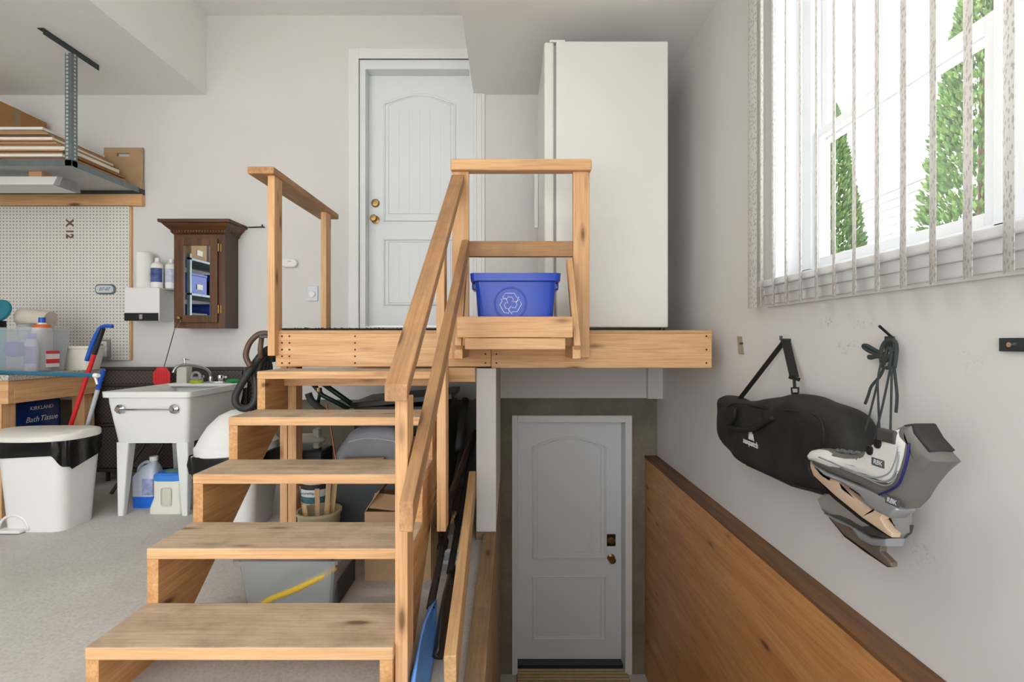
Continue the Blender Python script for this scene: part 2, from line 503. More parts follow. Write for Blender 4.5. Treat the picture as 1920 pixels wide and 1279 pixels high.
# right wall with the window opening
WY0, WY1, WZ0, WZ1 = .25, 2.25, 1.345, 2.95
bm = B()
box(bm, XR, XR + .2, YB, WY0, .154, ZC); box(bm, XR, XR + .2, WY1, YF + .1, .154, ZC)
box(bm, XR, XR + .2, WY0, WY1, .154, WZ0); box(bm, XR, XR + .2, WY0, WY1, WZ1, ZC)
box(bm, XR, XR + .2, YB, 4.3, PZ, .154)
struct('wall_right', bm, M_rwall)
bm = B(); box(bm, XL - .15, XL, YB, 4.1, 0, ZC); struct('wall_left', bm, M_wall)
bm = B()                           # front wall with the open garage door
box(bm, XL, -4.35, YB - .15, YB, 0, ZC); box(bm, .95, XR + .2, YB - .15, YB, 0, ZC); box(bm, -4.35, .95, YB - .15, YB, 2.9, ZC)
struct('wall_front', bm, M_wall)
bm = B(); box(bm, XL - .15, XR + .2, YB - .15, 4.1, ZC, ZC + .1); struct('ceiling', bm, M_ceil)
bm = B(); box(bm, XL, -2.405, YB, YF, ZS, ZC); struct('ceiling_soffit_left', bm, M_ceil)
bm = B(); box(bm, -.29, XR, YB, YF, ZS + .003, ZC); struct('ceiling_soffit_right', bm, M_ceil)
bm = B(); box(bm, -30, 40, -30, 40, -.4, -.2)
# keep the driveway out of the stairwell: four slabs round it
bm.free(); bm = B()
box(bm, -30, XL - .15, -30, 40, -.25, -.03); box(bm, XR + .2, 40, -30, 40, -.25, -.03)
box(bm, XL - .15, XR + .2, -30, YB - .15, -.25, -.03); box(bm, XL - .15, XR + .2, 4.3, 40, -.25, -.03)
struct('ground_outside', bm, M_asph)

# unseen ceiling fill light, added to brighten the floor and treads
for xl, yl, zl, lab in ((-1.35, .6, ZC, 'added white fill light, out of view on the ceiling between the two soffits'),):
    cl = thing('ceiling_fill_light', lab, 'fill light', (xl, yl, zl - .07))
    obj('housing', bx(xl - .6, xl + .6, yl - .07, yl + .07, zl - .05, zl - .001, .006), M_white_pl, cl)
    bm = B(); cyl(bm, (xl - .57, yl, zl - .065), (xl + .57, yl, zl - .065), .014); tm = mat('fill_tube', (250, 250, 246), .4)
    tm.node_tree.nodes['Principled BSDF'].inputs['Emission Color'].default_value = (1, .98, .95, 1); tm.node_tree.nodes['Principled BSDF'].inputs['Emission Strength'].default_value = 6
    obj('tube', bm, tm, cl)
    al = bpy.data.lights.new('fill_light', 'AREA'); al.shape = 'RECTANGLE'; al.size = 1.15; al.size_y = .1; al.energy = FILL; al.color = (1, .985, .96)
    ao = bpy.data.objects.new('fill_light_lamp', al); COL.objects.link(ao); ao.location = (xl, yl, zl - .085)

# plywood lining of the stairwell and the board that caps it
bm = B(); box(bm, PX1, PX1 + .02, PY0, PY1, PZ, .138, .002)
struct('wall_stairwell_right', bm, W_ply)
bm = B(); box(bm, PX1 - .004, XR, PY0, PY1, .138, .156, .003); struct('trim_1', bm, W_cap)

# ---------------------------------------------------------------- doors
def panel_door(name, x0, x1, yf, z0, z1, knob_x, knobz, boltz, keypad=False):
    d = thing(name, '', '', ((x0 + x1) / 2, yf, z0)); del d['label']; del d['category']; d['kind'] = 'structure'
    struct('slab', bx(x0, x1, yf, yf + .045, z0, z1, .002), M_door, d)
    wd = x1 - x0; H = z1 - z0
    a, b = x0 + .125 * wd / .82, x1 - .125 * wd / .82
    def at(u, v): return (a + (b - a) * u, yf - .001, z0 + H * v)
    top = [at(0, .42)] + [at(0, .885)] + [at(u / 10, .885 + .04 * math.sin(PI * u / 10)) for u in range(1, 10)] + [at(1, .885), at(1, .42)]
    low = [at(0, .085), at(0, .345), at(1, .345), at(1, .085)]
    for nm, loop in (('panel_moulding', top), ('panel_moulding', low)):
        bm = B(); tube(bm, loop, .011, 8, True); inn = [Vector(p) for p in loop]
        c = sum(inn, Vector()) / len(inn)
        tube(bm, [Vector((c.x + (p.x - c.x) * .88, p.y, c.z + (p.z - c.z) * .93)) for p in inn], .005, 6, True)
        struct(nm, bm, M_door, d)
    for (v0, v1) in ((.45, .875), (.11, .32)):
        for k in range(1, 6):
            u = .06 + .88 * k / 6
            p = at(u, v0); q = at(u, v1)
            struct('groove_bead', bx(p[0] - .002, p[0] + .002, yf - .0025, yf, p[2], q[2], 0), M_door, d)
    for z, kind in ((boltz, 0), (knobz, 1)):
        bm = B(); R = Matrix.Rotation(PI / 2, 4, 'X')
        if kind: lathe(bm, [(.0, 0), (.033, 0), (.033, .006), (.014, .012), (.013, .035), (.026, .045), (.029, .06), (.022, .07), (0, .073)], (knob_x, yf, z), 20, M=R)
        else: lathe(bm, [(0, 0), (.034, 0), (.034, .008), (.026, .018), (.012, .02), (.012, .026), (0, .027)], (knob_x, yf, z), 20, M=R)
        struct('knob' if kind else 'deadbolt', bm, M_brass, d, smooth=True, autosmooth=.7)
    if keypad:
        struct('deadbolt_plate', bx(knob_x - .036, knob_x + .036, yf - .012, yf, boltz - .05, boltz + .05, .004), mat('dark_bronze', (70, 54, 40), .35, .9), d)
    return d
d1 = panel_door('door_1', -1.147, -.325, 4.045, 1.205, 3.234, -1.093, 2.066, 2.2)
bm = B()
for x0, x1, z0, z1 in ((-1.194, -1.147, 1.165, 3.308), (-.325, -.287, 1.165, 3.308), (-1.147, -.325, 3.234, 3.308)):
    box(bm, x0, x1, YF - .004, 4.12, z0, z1)
struct('door_jamb', bm, M_door, d1)
struct('door_sill', bx(-1.147, -.325, YF - .01, 4.1, 1.165, 1.2, .004), M_trim, d1)
def casing(x0, x1, zt, z0, y, wd, nm):
    bm = B()
    for k, (w0, t) in enumerate(((wd, .012), (wd * .72, .018), (wd * .25, .024))):
        box(bm, x0 - w0, x0, y - t, y, z0, zt + w0, .002); box(bm, x1, x1 + w0, y - t, y, z0, zt + w0, .002); box(bm, x0, x1, y - t, y, zt, zt + w0, .002)
    return struct(nm, bm, M_trim)
casing(-1.194, -.287, 3.308, 1.15, YF, .085, 'trim_2')

d2 = panel_door('door_2', .058, .930, 4.19, -1.586, .426, .845, -.735, -.585, True)
bm = B()
for x0, x1, z0, z1 in ((.013, .058, PZ, .48), (.930, .985, PZ, .48), (.058, .930, .426, .48)):
    box(bm, x0, x1, PY1 - .012, 4.26, z0, z1, .003)
struct('door_frame', bm, M_trim, d2)
bm = B()
box(bm, .058, .93, 4.12, 4.25, PZ, -1.59)
struct('door_sill', bm, M_darksteel, d2)
rt = thing('ribbed_doormat', 'ribbed tan doormat before the lower white door in the stairwell', 'doormat', (.49, 3.85, PZ))
obj('mat_base', bx(.05, .95, 3.62, 4.1, PZ, PZ + .01, 0), mat('mat_brown', (120, 96, 60), .9), rt)
for k in range(13):
    obj('rib', bx(.055, .945, 3.635 + k * .036, 3.653 + k * .036, PZ + .01, PZ + .02, .002), mat('mat_tan', (196, 176, 134), .8, var=.1, vscale=30), rt)

# ---------------------------------------------------------------- window on the right wall
win = bpy.data.objects.new('window_1', None); COL.objects.link(win); win.location = (XR + .1, 1.25, WZ0); win['kind'] = 'structure'; OFF[win] = Vector(win.location)
bm = B()
xa, xb = XR - .002, XR + .2
box(bm, xa, xb, WY1 - .012, WY1, WZ0, WZ1); box(bm, xa, xb, WY0, WY0 + .012, WZ0, WZ1); box(bm, xa, xb, WY0, WY1, WZ1 - .012, WZ1)
struct('window_jamb', bm, M_vinyl, win)
bm = B(); box(bm, XR - .05, xb, WY0 - .06, WY1 + .06, WZ0 - .018, WZ0 + .012, .006); struct('window_sill', bm, M_trim, win)
bm = B()
for t, z0, z1 in ((.014, 1.238, 1.33), (.024, 1.25, 1.318), (.034, 1.29, 1.33)):
    box(bm, XR - t, XR, WY0 - .04, WY1 + .04, z0, z1, .004)
struct('window_apron', bm, M_trim, win)
bm = B()
fx0, fx1 = XR + .11, XR + .195
for (y0, y1, z0, z1) in ((2.16, 2.238, WZ0, WZ1), (1.30, 1.345, WZ0, WZ1), (WY0, WY0 + .07, WZ0, WZ1), (WY0, 2.238, WZ0 + .01, WZ0 + .055), (WY0, 2.238, WZ1 - .06, WZ1)):
    box(bm, fx0, fx1, y0, y1, z0, z1, .003)
struct('window_frame', bm, M_vinyl, win)
for (y0, y1) in ((1.345, 2.16), (.32, 1.30)):
    for (z0, z1, dx) in ((1.40, 1.985, 0), (1.935, 2.89, .035)):
        s = .038; bm = B(); x0 = fx0 + .012 + dx
        box(bm, x0, x0 + .03, y0, y0 + s, z0, z1, .003); box(bm, x0, x0 + .03, y1 - s, y1, z0, z1, .003)
        box(bm, x0, x0 + .03, y0 + s, y1 - s, z0, z0 + s, .003); box(bm, x0, x0 + .03, y0 + s, y1 - s, z1 - s, z1, .003)
        sa = struct('sash', bm, M_vinyl, win)
        struct('pane', bx(x0 + .012, x0 + .016, y0 + s, y1 - s, z0 + s, z1 - s, 0), M_glass, sa)
struct('sash_lock', bx(fx0 - .012, fx0 + .012, 1.78, 1.84, 1.985, 2.0, .003), M_vinyl, win)

# vertical blinds
def vane_mat():
    m = bpy.data.materials.new('blind_fabric'); m.use_nodes = True; nt = m.node_tree
    bs = nt.nodes['Principled BSDF']
    v = coords(nt, (90, 90, 60), rnd=False)
    vo = nt.nodes.new('ShaderNodeTexVoronoi'); vo.inputs['Scale'].default_value = 1; nt.links.new(v, vo.inputs['Vector'])
    c = ramp(nt, vo.outputs['Distance'], [(.28, s2l((204, 201, 197))), (.42, s2l((236, 234, 230)))])
    nt.links.new(c, bs.inputs['Base Color']); bs.inputs['Roughness'].default_value = .7
    tr = nt.nodes.new('ShaderNodeBsdfTranslucent'); nt.links.new(c, tr.inputs['Color'])
    mx = nt.nodes.new('ShaderNodeMixShader'); mx.inputs[0].default_value = .5
    nt.links.new(bs.outputs[0], mx.inputs[1]); nt.links.new(tr.outputs[0], mx.inputs[2])
    nt.links.new(mx.outputs[0], nt.nodes['Material Output'].inputs['Surface'])
    return m
M_vane = vane_mat()
vb = thing('vertical_blind', 'white patterned vertical blinds hanging open across the window', 'blinds', (1.12, 1.3, 1.235))
obj('headrail', bx(1.085, 1.15, .2, 2.36, 2.93, 2.975, .004), M_vinyl, vb)
def vane_bm(wd, H, curve=.008, n=6):
    bm = B(); A = []
    for side in (0, .0012):
        for i in range(n + 1):
            u = i / n - .5
            A.append((u * wd, curve * (1 - 4 * u * u) + side))
    lo = [A[i] for i in range(n + 1)] + [A[n + 1 + i] for i in range(n, -1, -1)]
    loft(bm, [(lo, 0), (lo, H)])
    return bm
vane_me = None
for i in range(20):
    y = 2.32 - .1 * i
    ang = math.radians(57 if i else 88) + random.uniform(-.03, .03)     # angle of the vane in plan
    o = obj('vane', vane_bm(.089, 1.69), M_vane, vb, origin=(0, 0, 0))
    if vane_me is None: vane_me = o.data
    else: o.data = vane_me
    o.location = Vector((1.12 if i else 1.125, y, 1.237)) - OFF[vb]; o.rotation_euler = (0, 0, ang)
    OFF[o] = Vector((1.12, y, 1.237))

# ---------------------------------------------------------------- outside the window
def leaf_mat():
    m = bpy.data.materials.new('cedar_foliage'); nt, bs = nodes_of(m)
    v = coords(nt)
    c = ramp(nt, noise(nt, v, 9, 4), [(.3, s2l((46, 80, 34))), (.5, s2l((78, 116, 52))), (.72, s2l((132, 152, 84)))])
    nt.links.new(c, bs.inputs['Base Color']); bs.inputs['Roughness'].default_value = .7
    return m
M_leaf = leaf_mat()
def cedar(loc, H, R, label, seed):
    rnd = random.Random(seed)
    t = thing('cedar_tree', label, 'tree', loc, 'cedars outside the window')
    bm = B(); cyl(bm, loc, (loc[0], loc[1], loc[2] + H * .8), .07, .02, 8); obj('trunk', bm, wood('bark', (110, 84, 62), (70, 52, 40), 'z', .9, False), t)
    bm = B()
    for i in range(9000):
        h = rnd.random() ** .8
        rad = R * (1 - h) ** .7 * min(1, .55 + h * 3) * (.45 + .6 * rnd.random() ** .6)
        a = rnd.random() * 2 * PI
        c = Vector((loc[0] + rad * math.cos(a), loc[1] + rad * math.sin(a), loc[2] + .1 + h * H))
        s = .075 * (1.1 - .5 * h)
        out = Vector((math.cos(a), math.sin(a), 1.1 + rnd.uniform(-.4, .6))).normalized()
        sd = out.cross(Vector((rnd.uniform(-1, 1), rnd.uniform(-1, 1), rnd.uniform(-1, 1)))).normalized()
        n_ = out.cross(sd)
        pts = [c, c + out * s + sd * s * .45, c + out * s * 2.0, c + out * s - sd * s * .45]
        vs4 = [bm.verts.new(p) for p in pts] + [bm.verts.new(c + out * s + n_ * s * .18)]
        for q in ((0, 1, 4), (1, 2, 4), (2, 3, 4), (3, 0, 4)): bm.faces.new([vs4[k] for k in q])
    obj('foliage', bm, M_leaf, t, kind='stuff')
cedar((5.9, 6.25, -.03), 5.9, .88, 'tall bushy cedar tree nearest the white stair railing outside', 1)
cedar((5.75, 8.9, -.03), 5.2, .7, 'slimmer cedar tree farther off beyond the deck railing outside', 2)
rl = thing('deck_railing', 'white painted deck railing with square balusters outside the window', 'railing', (4.0, 5.6, -.03))
obj('deck', bx(4.0, 4.6, 5.0, 7.2, -.03, 1.5, .01), M_trim, rl)
obj('top_rail', bx(3.97, 4.05, 5.0, 7.2, 2.1, 2.15, .006), M_trim, rl)
obj('bottom_rail', bx(3.985, 4.035, 5.0, 7.2, 1.58, 1.62, .004), M_trim, rl)
for k in range(17): obj('baluster', bx(3.995, 4.025, 5.05 + k * .13, 5.08 + k * .13, 1.62, 2.1, .002), M_trim, rl)
for y in (5.0, 7.15): obj('railing_post', bx(3.96, 4.06, y, y + .1, 1.5, 2.22, .006), M_trim, rl)
bm = B(); beam(bm, (4.0, 5.0, 2.1), (4.0, 3.7, 1.2), .08, .05); obj('stair_rail', bm, M_trim, rl)
for k in range(9):
    y = 4.9 - k * .135; z = 2.08 - (5.0 - y) * .692
    obj('baluster', bx(3.985, 4.015, y - .015, y + .015, z - .62, z, .002), M_trim, rl)
hs = thing('neighbour_house', 'white sided house with a broad eave beyond the railing', 'house', (10, 9, -.03))
M_side = mat('white_siding', (236, 238, 238), .6)
for k in range(24): obj('siding_board', bx(9 - .012 * (1), 9.2, 5, 16, .0 + k * .2, .215 + k * .2, 0), M_side, hs)
obj('house_wall', bx(9.02, 12, 5.02, 15.98, -.03, 4.8, 0), M_side, hs)
bm = B(); beam(bm, (8.4, 10.5, 4.75), (12.5, 10.5, 6.6), 12, .15); obj('roof', bm, mat('roof_grey', (170, 172, 170), .8), hs)
obj('eave_board', bx(8.3, 8.36, 4.5, 16.5, 4.5, 4.75, .01), M_trim, hs)

# ================================================================= LANDING
ZD = 1.142
ld = thing('landing_platform', 'pine landing platform with guard rails before the upper door', 'platform', (-.1, 3.3, .94))
obj('deck', bx(-1.27, 1.09, 2.70, YF - .005, 1.124, ZD, .002), wood('plywood_deck', (206, 166, 116), (176, 130, 84), 'x', .6), ld)
obj('rim_board', bx(-1.27, -.105, 2.70, 2.738, .945, 1.124), W['x'], ld)
obj('rim_board', bx(-.103, 1.09, 2.70, 2.738, .938, 1.124), W['x'], ld)
obj('side_rim_board', bx(-1.27, -1.232, 2.738, YF - .005, .945, 1.124), W['y'], ld)
obj('side_rim_board', bx(1.052, 1.09, 2.738, YF - .005, .945, 1.124), W['y'], ld)
for x in (-.85, -.45, .35, .72): obj('joist', bx(x - .019, x + .019, 2.738, YF - .005, .945, 1.124), W['y'], ld)
obj('support_beam', bx(-.335, -.19, 2.70, 2.738, .862, .94), W['x'], ld)
obj('ledger', bx(-1.2, -.19, YF - .045, YF - .006, .86, .945), W['x'], ld)
# leg below the left front corner, two boards side by side
for x0, x1, dy in ((-1.268, -1.228, 0), (-1.226, -1.18, .004)): obj('support_leg', bx(x0, x1, 2.745 + dy, 2.834, 0, .945), W['z'], ld)
# left guard rail
obj('rail_post', bx(-1.292, -1.254, 2.655, 2.745, 1.005, 1.965), W['z'], ld)
obj('rail_post', bx(-1.292, -1.254, 3.40, 3.49, ZD, 1.965), W['z'], ld)
obj('rail_cap', bx(-1.385, -1.245, 2.625, 3.62, 1.965, 2.003, .005), Wd['y'], ld)
# front guard
obj('rail_post', bx(-.311, -.222, 2.66, 2.698, .995, 1.99), W['z'], ld)
obj('rail_post', bx(.335, .422, 2.66, 2.698, .995, 1.99), W['z'], ld)
obj('rail_cap', bx(-.316, .43, 2.63, 2.70, 1.985, 2.046, .008), W['x'], ld)
obj('mid_rail', bx(-.222, .335, 2.66, 2.698, 1.535, 1.617), Wd['x'], ld)
# bracket shelf for the recycling box
obj('shelf_front_board', bx(-.247, .288, 2.30, 2.338, 1.10, 1.197), W['x'], ld)
obj('shelf_floor', bx(-.211, .255, 2.338, 2.656, 1.062, 1.098), W['x'], ld)
obj('shelf_floor_edge', bx(-.211, .255, 2.312, 2.338, 1.045, 1.098), W['x'], ld)
for x in (-.262, .292):
    board('shelf_brace', (x + .019, 2.64, 1.50), (x + .019, 2.33, 1.05), .03, .05, W['x'], ld, plumb=False)
    obj('shelf_side_bearer', bx(x, x + .038, 2.34, 2.656, 1.0, 1.06), W['y'], ld)
# nail heads on the rims
bm = B()
for x, n in ((-1.235, 5), (-1.195, 5), (-.84, 5), (-.135, 4), (-.075, 4), (1.06, 3)):
    for k in range(n):
        z = .965 + k * .145 / max(1, n - 1); cyl(bm, (x, 2.7005, z), (x, 2.698, z), .005, .005, 8)
obj('nail_heads', bm, mat('rusty_nails', (70, 50, 38), .6, .5), ld, kind='stuff')

# ================================================================= STAIRCASE
st = thing('staircase', 'open pine staircase of five treads leading up to the landing', 'staircase', (-.8, 2.0, 0))
TY = [1.46, 1.708, 1.956, 2.204, 2.452]; TZ = [.187, .374, .561, .748, .935]; X0, X1 = -1.246, -.343
TT = .038
for y, z in zip(TY, TZ):
    bm = bx(X0, X1, y, y + .252, z - TT, z, .004)
    bm.faces.ensure_lookup_table()
    finish(bm)
    for f in bm.faces: f.material_index = 1 if f.normal.z > .7 else 0
    obj('tread', bm, [W['x'], W_tread], st)
def stringer(x0, x1):
    bm = B()
    low = lambda y: max(0.0, (y - 1.80) * .8)
    for y, z in zip(TY, TZ):
        ys = [y + .002, y + .248]
        if ys[0] < 1.80 < ys[1]: ys = [ys[0], 1.80, ys[1]]
        for ya, yb in zip(ys[:-1], ys[1:]):
            r0 = [bm.verts.new((x, ya, q)) for x, q in ((x0, low(ya)), (x1, low(ya)), (x1, z - TT), (x0, z - TT))]
            r1 = [bm.verts.new((x, yb, q)) for x, q in ((x0, low(yb)), (x1, low(yb)), (x1, z - TT), (x0, z - TT))]
            skin(bm, [r0, r1])
    bmesh.ops.remove_doubles(bm, verts=bm.verts[:], dist=.004)
    return bm
M_str = wood('stringer_pine', (222, 172, 116), (188, 132, 80), 'y', .6)
obj('stringer', stringer(X0 + .002, X0 + .04), M_str, st)
obj('stringer', stringer(X1 - .04, X1 - .002), M_str, st)
obj('top_cleat', bx(X0 + .04, X1 - .04, 2.66, 2.698, .845, .895), W['x'], st)
obj('newel_post', bx(-.343, -.305, 1.482, 1.571, 0, .915), W['z'], st)
obj('stair_post', bx(-.343, -.305, 2.31, 2.40, .585, 1.60), W['z'], st)
obj('stair_post', bx(-.303, -.265, 2.05, 2.14, .30, 1.12), W['z'], st)
board('handrail', (-.326, 1.42, .935), (-.276, 2.625, 1.935), .066, .038, Wd['x'], st, plumb=True)
board('lower_rail', (-.286, 1.37, .60), (-.236, 2.62, 1.575), .038, .066, Wd['x'], st, plumb=True)

# ---------------------------------------------------------------- things on the landing
mt = thing('rubber_doormat', 'black rubber mat laid on the landing before the upper door', 'doormat', (-.8, 3.1, ZD))
obj('mat_sheet', bx(-1.245, -.33, 2.715, 3.5, ZD, ZD + .012, .004), M_rubber, mt)
bm = B()
for k in range(120):
    x = -1.24 + k * .0076
    box(bm, x, x + .004, 2.706, 2.716, ZD + .001, ZD + .009 + random.random() * .006)
obj('mat_fringe', bm, M_rubber, mt)
fr = thing('refrigerator', 'white refrigerator standing sideways on the landing', 'refrigerator', (.6, 3.35, ZD))
FZ0, FZ1 = 1.165, 2.888
obj('cabinet', bx(.2755, .949, 3.0, 3.72, FZ0, FZ1, .008), M_white_gl, fr)
obj('door', bx(.204, .262, 3.0, 3.72, FZ0 + .02, FZ1 - .004, .012), M_white_gl, fr)
obj('door_gasket', bx(.262, .2755, 3.012, 3.71, FZ0 + .03, FZ1 - .02, 0), M_grey_pl, fr)
obj('hinge_cover', bx(.235, .33, 3.01, 3.07, FZ1, FZ1 + .014, .004), M_white_pl, fr)
obj('hinge_cover', bx(.235, .33, 3.65, 3.71, FZ1, FZ1 + .014, .004), M_white_pl, fr)
obj('door_handle', bx(.172, .204, 3.60, 3.63, 1.9, 2.4, .01), M_white_gl, fr)
obj('toe_grille', bx(.28, .94, 3.03, 3.7, ZD + .006, FZ0, 0), M_black_pl, fr)
for x, y in ((.3, 3.03), (.92, 3.03), (.3, 3.69), (.92, 3.69)):
    bm = B(); cyl(bm, (x, y, ZD), (x, y, FZ0 + .001), .016); obj('foot', bm, M_black_pl, fr)

# recycling box
rb = thing('recycling_box', 'blue plastic recycling box on the guard rail shelf', 'recycling bin', (.024, 2.49, 1.098))
bz0, bz1 = 1.099, 1.404
def rr(wd, dp, r=.03): return rrect(wd, dp, r, 4, .024, 2.497)
bm = B()
loft(bm, [(rr(.345, .245), bz0), (rr(.385, .275), bz1 - .04), (rr(.385, .275), bz1 - .04), (rr(.425, .302), bz1 - .036), (rr(.432, .308), bz1), (rr(.415, .292), bz1), (rr(.376, .266), bz1 - .03), (rr(.338, .238), bz0 + .006)])
obj('box_body', bm, M_blue_bin, rb, smooth=True, autosmooth=.6)
for sx in (-1, 1):
    obj('handle_lug', bx(.024 + sx * .2 - .012, .024 + sx * .2 + .012, 2.44, 2.555, bz1 - .07, bz1 - .035, .006), M_blue_bin, rb)
bm = B(); yy = 2.497 - .133
cen = Vector((.0, yy, 1.262))
tilt = Matrix.Rotation(-.065, 4, 'X')
ringpts = [(.075 * math.cos(2 * PI * i / 32), .075 * math.sin(2 * PI * i / 32)) for i in range(32)]
def onbox(u, v, d=0): return Vector((cen.x + u, yy - .004 - d + -.066 * v * .98, cen.z + v))
tube(bm, [onbox(u, v, -.001) for u, v in ringpts], .0035, 6, True)
obj('emblem_ring', bm, M_blue_bin, rb)
bm = B()
for k in range(3):
    a = 2 * PI * k / 3 + PI / 2
    def rot(p): return (p[0] * math.cos(a - PI / 2) - p[1] * math.sin(a - PI / 2), p[0] * math.sin(a - PI / 2) + p[1] * math.cos(a - PI / 2))
    loop = [(-.020, .034), (.016, .034), (.027, .016), (.034, .020), (.026, -.002), (.006, .002), (.012, .008), (.006, .019), (-.010, .019), (-.016, .009), (-.032, .018)]
    tube(bm, [onbox(*rot((p[0] * 1.15, p[1] * 1.15 + .008))) for p in loop], .0014, 5, True)
obj('recycling_symbol', bm, mat('white_print', (232, 236, 240), .5), rb)

# wall gadgets by the upper door
cd = thing('alarm_detector', 'white oval alarm detector on the wall between the rail posts', 'detector', (-1.739, 3.94, 1.665))
bm = B(); puff(bm, [(u, v) for u, v in rrect(.125, .068, .033, 6, -1.739, 1.697)], 3.915, 3.9495, .01, 3, True, lambda a, u, v: (u, a, v)); obj('housing', bm, M_white_pl, cd, smooth=True, autosmooth=.6)
bm = text_bm('PUSH', .014, .001, face_cam((-1.735, 3.9142, 1.708))); obj('lettering', bm, M_grey_pl, cd)
bm = B(); lathe(bm, [(0, 0), (.013, 0), (.013, .004), (0, .005)], (-1.762, 3.915, 1.697), 16, M=Matrix.Rotation(PI / 2, 4, 'X')); obj('test_button', bm, M_white_pl, cd)
th = thing('dimmer_switch', 'white wall plate with round dial low beside the door casing', 'switch', (-1.561, 3.94, 1.40))
obj('plate', bx(-1.603, -1.521, 3.938, 3.9495, 1.40, 1.52, .004), mat('switch_plate', (214, 218, 222), .4), th)
bm = B(); lathe(bm, [(0, 0), (.024, 0), (.022, .012), (0, .013)], (-1.561, 3.938, 1.452), 20, M=Matrix.Rotation(PI / 2, 4, 'X')); obj('dial', bm, M_white_pl, th, smooth=True, autosmooth=.6)
# ================================================================= LEFT SIDE OF THE GARAGE
# overhead rack
rk = thing('overhead_rack', 'grey slotted steel storage rack hung from the soffit over the pegboard', 'storage rack', (-3.7, 3.6, 2.2))
def slotted(name, x0, x1, y0, y1, z0, z1, axis, parent):
    o = obj(name, bx(x0, x1, y0, y1, z0, z1, .001), M_steel, parent)
    return o
RX = -2.9
bm = B(); box(bm, RX - .003, RX, 3.10, 3.52, ZS - .04, ZS - .001); box(bm, RX - .04, RX, 3.10, 3.52, ZS - .004, ZS - .001)
obj('ceiling_bracket', bm, M_darksteel, rk)
bm = B(); box(bm, RX - .045, RX, 3.300, 3.303, 2.24, ZS - .04); box(bm, RX - .003, RX, 3.303, 3.345, 2.24, ZS - .04)
po = obj('hanging_post', bm, M_steel, rk)
bm = B()
for k in range(28):
    z = 2.29 + k * .0255
    box(bm, RX - .036, RX - .024, 3.2985, 3.3002, z, z + .014); box(bm, RX - .0002, RX + .0015, 3.318, 3.330, z, z + .014)
obj('post_slots', bm, mat('slot_light', (196, 198, 196), .7), po, kind='stuff')
obj('front_bar', bx(XL + .02, RX, 3.30, 3.304, 2.243, 2.283, .001), M_steel, rk)
obj('side_bar', bx(RX - .004, RX, 3.304, YF - .004, 2.243, 2.283, .001), M_steel, rk)
obj('wall_bar', bx(XL + .02, RX + .012, YF - .045, YF - .006, 2.236, 2.276, .001), M_darksteel, rk)
obj('shelf_deck', bx(XL + .02, RX - .004, 3.304, YF - .046, 2.262, 2.27, 0), mat('shelf_deck_grey', (188, 192, 192), .5), rk)
obj('wall_ledger', bx(XL + .02, RX + .012, YF - .04, YF - .002, 2.146, 2.236), W['x'], rk)
lf = thing('shop_light', 'white fluorescent shop light under the overhead rack', 'light fixture', (-3.7, 3.5, 2.15))
pr = [(3.40, 2.15), (3.60, 2.15), (3.57, 2.215), (3.43, 2.215)]
bm = B(); skin(bm, [[bm.verts.new((x, p[0], p[1])) for p in pr] for x in (-4.4, -3.115)]); obj('reflector', bm, M_white_pl, lf)
bm = B(); skin(bm, [[bm.verts.new((x, 3.5 + (p[0] - 3.5) * s, p[1] - .002)) for p in pr] for x, s in ((-3.115, 1), (-3.085, .85))]); obj('end_cap', bm, M_grey_pl, lf)
obj('mounting_block', bx(-3.34, -3.25, 3.46, 3.54, 2.215, 2.262), W['x'], lf)
# flattened boxes piled on the rack
z = 2.2705
WHT = {4: 'lowest', 9: 'middle', 14: 'upper', 19: 'topmost'}
ORD = ['first', 'second', 'third', 'fourth']
cnt = 0; last = 'deck'
for k in range(20):
    white = k in WHT
    t = .008 + .006 * (k % 3 == 0) + (.01 if white else 0)
    xr = -2.925 - .012 * k + random.uniform(-.03, .02)
    y0 = 3.335 + random.uniform(0, .06); y1 = 3.895 - random.uniform(0, .06)
    if white: lab = '%s white foam board sheet in the pile on the rack' % WHT[k]; last = WHT[k] + ' white sheet'; cnt = 0
    else: lab = 'flattened brown carton, %s above the %s on the rack' % (ORD[cnt], last); cnt += 1
    obj('foam_board' if white else 'flattened_carton', bx(-4.45, xr, y0, y1, z, z + t, .001), M_cardw if white else (M_card if k % 2 else M_card2), None, label=lab, cat='board' if white else 'cardboard', group='flattened boxes on the overhead rack')
    z += t + .0008
PILE = z
bxo = thing('cardboard_box', 'taped brown cardboard carton on top of the pile on the rack', 'box', (-4.0, 3.7, PILE))
obj('carton', bx(-4.4, -3.62, 3.52, 3.9, PILE, PILE + .26, .003), M_card, bxo)
obj('tape_strip', bx(-3.6205, -3.6185, 3.64, 3.69, PILE + .001, PILE + .26, 0), mat('packing_tape', (150, 128, 98), .35), bxo)
cp = thing('cardboard_divider', 'upright cardboard panel with a hand hole leaning on the wall over the rack', 'cardboard', (-3.04, 3.93, 2.3))
bm = B()
z0, z1, xa, xb = 2.33, 2.605, -3.197, -2.89
for q in ((xa, xb, z0, 2.535), (xa, xb, 2.562, z1), (xa, -3.095, 2.535, 2.562), (-3.0, xb, 2.535, 2.562)): box(bm, q[0], q[1], 3.925, 3.93, q[2], q[3])
obj('panel_sheet', bm, M_card2, cp)
obj('panel_foot', bx(xa, xb, 3.91, 3.935, 2.2765, 2.33, 0), M_card2, cp)

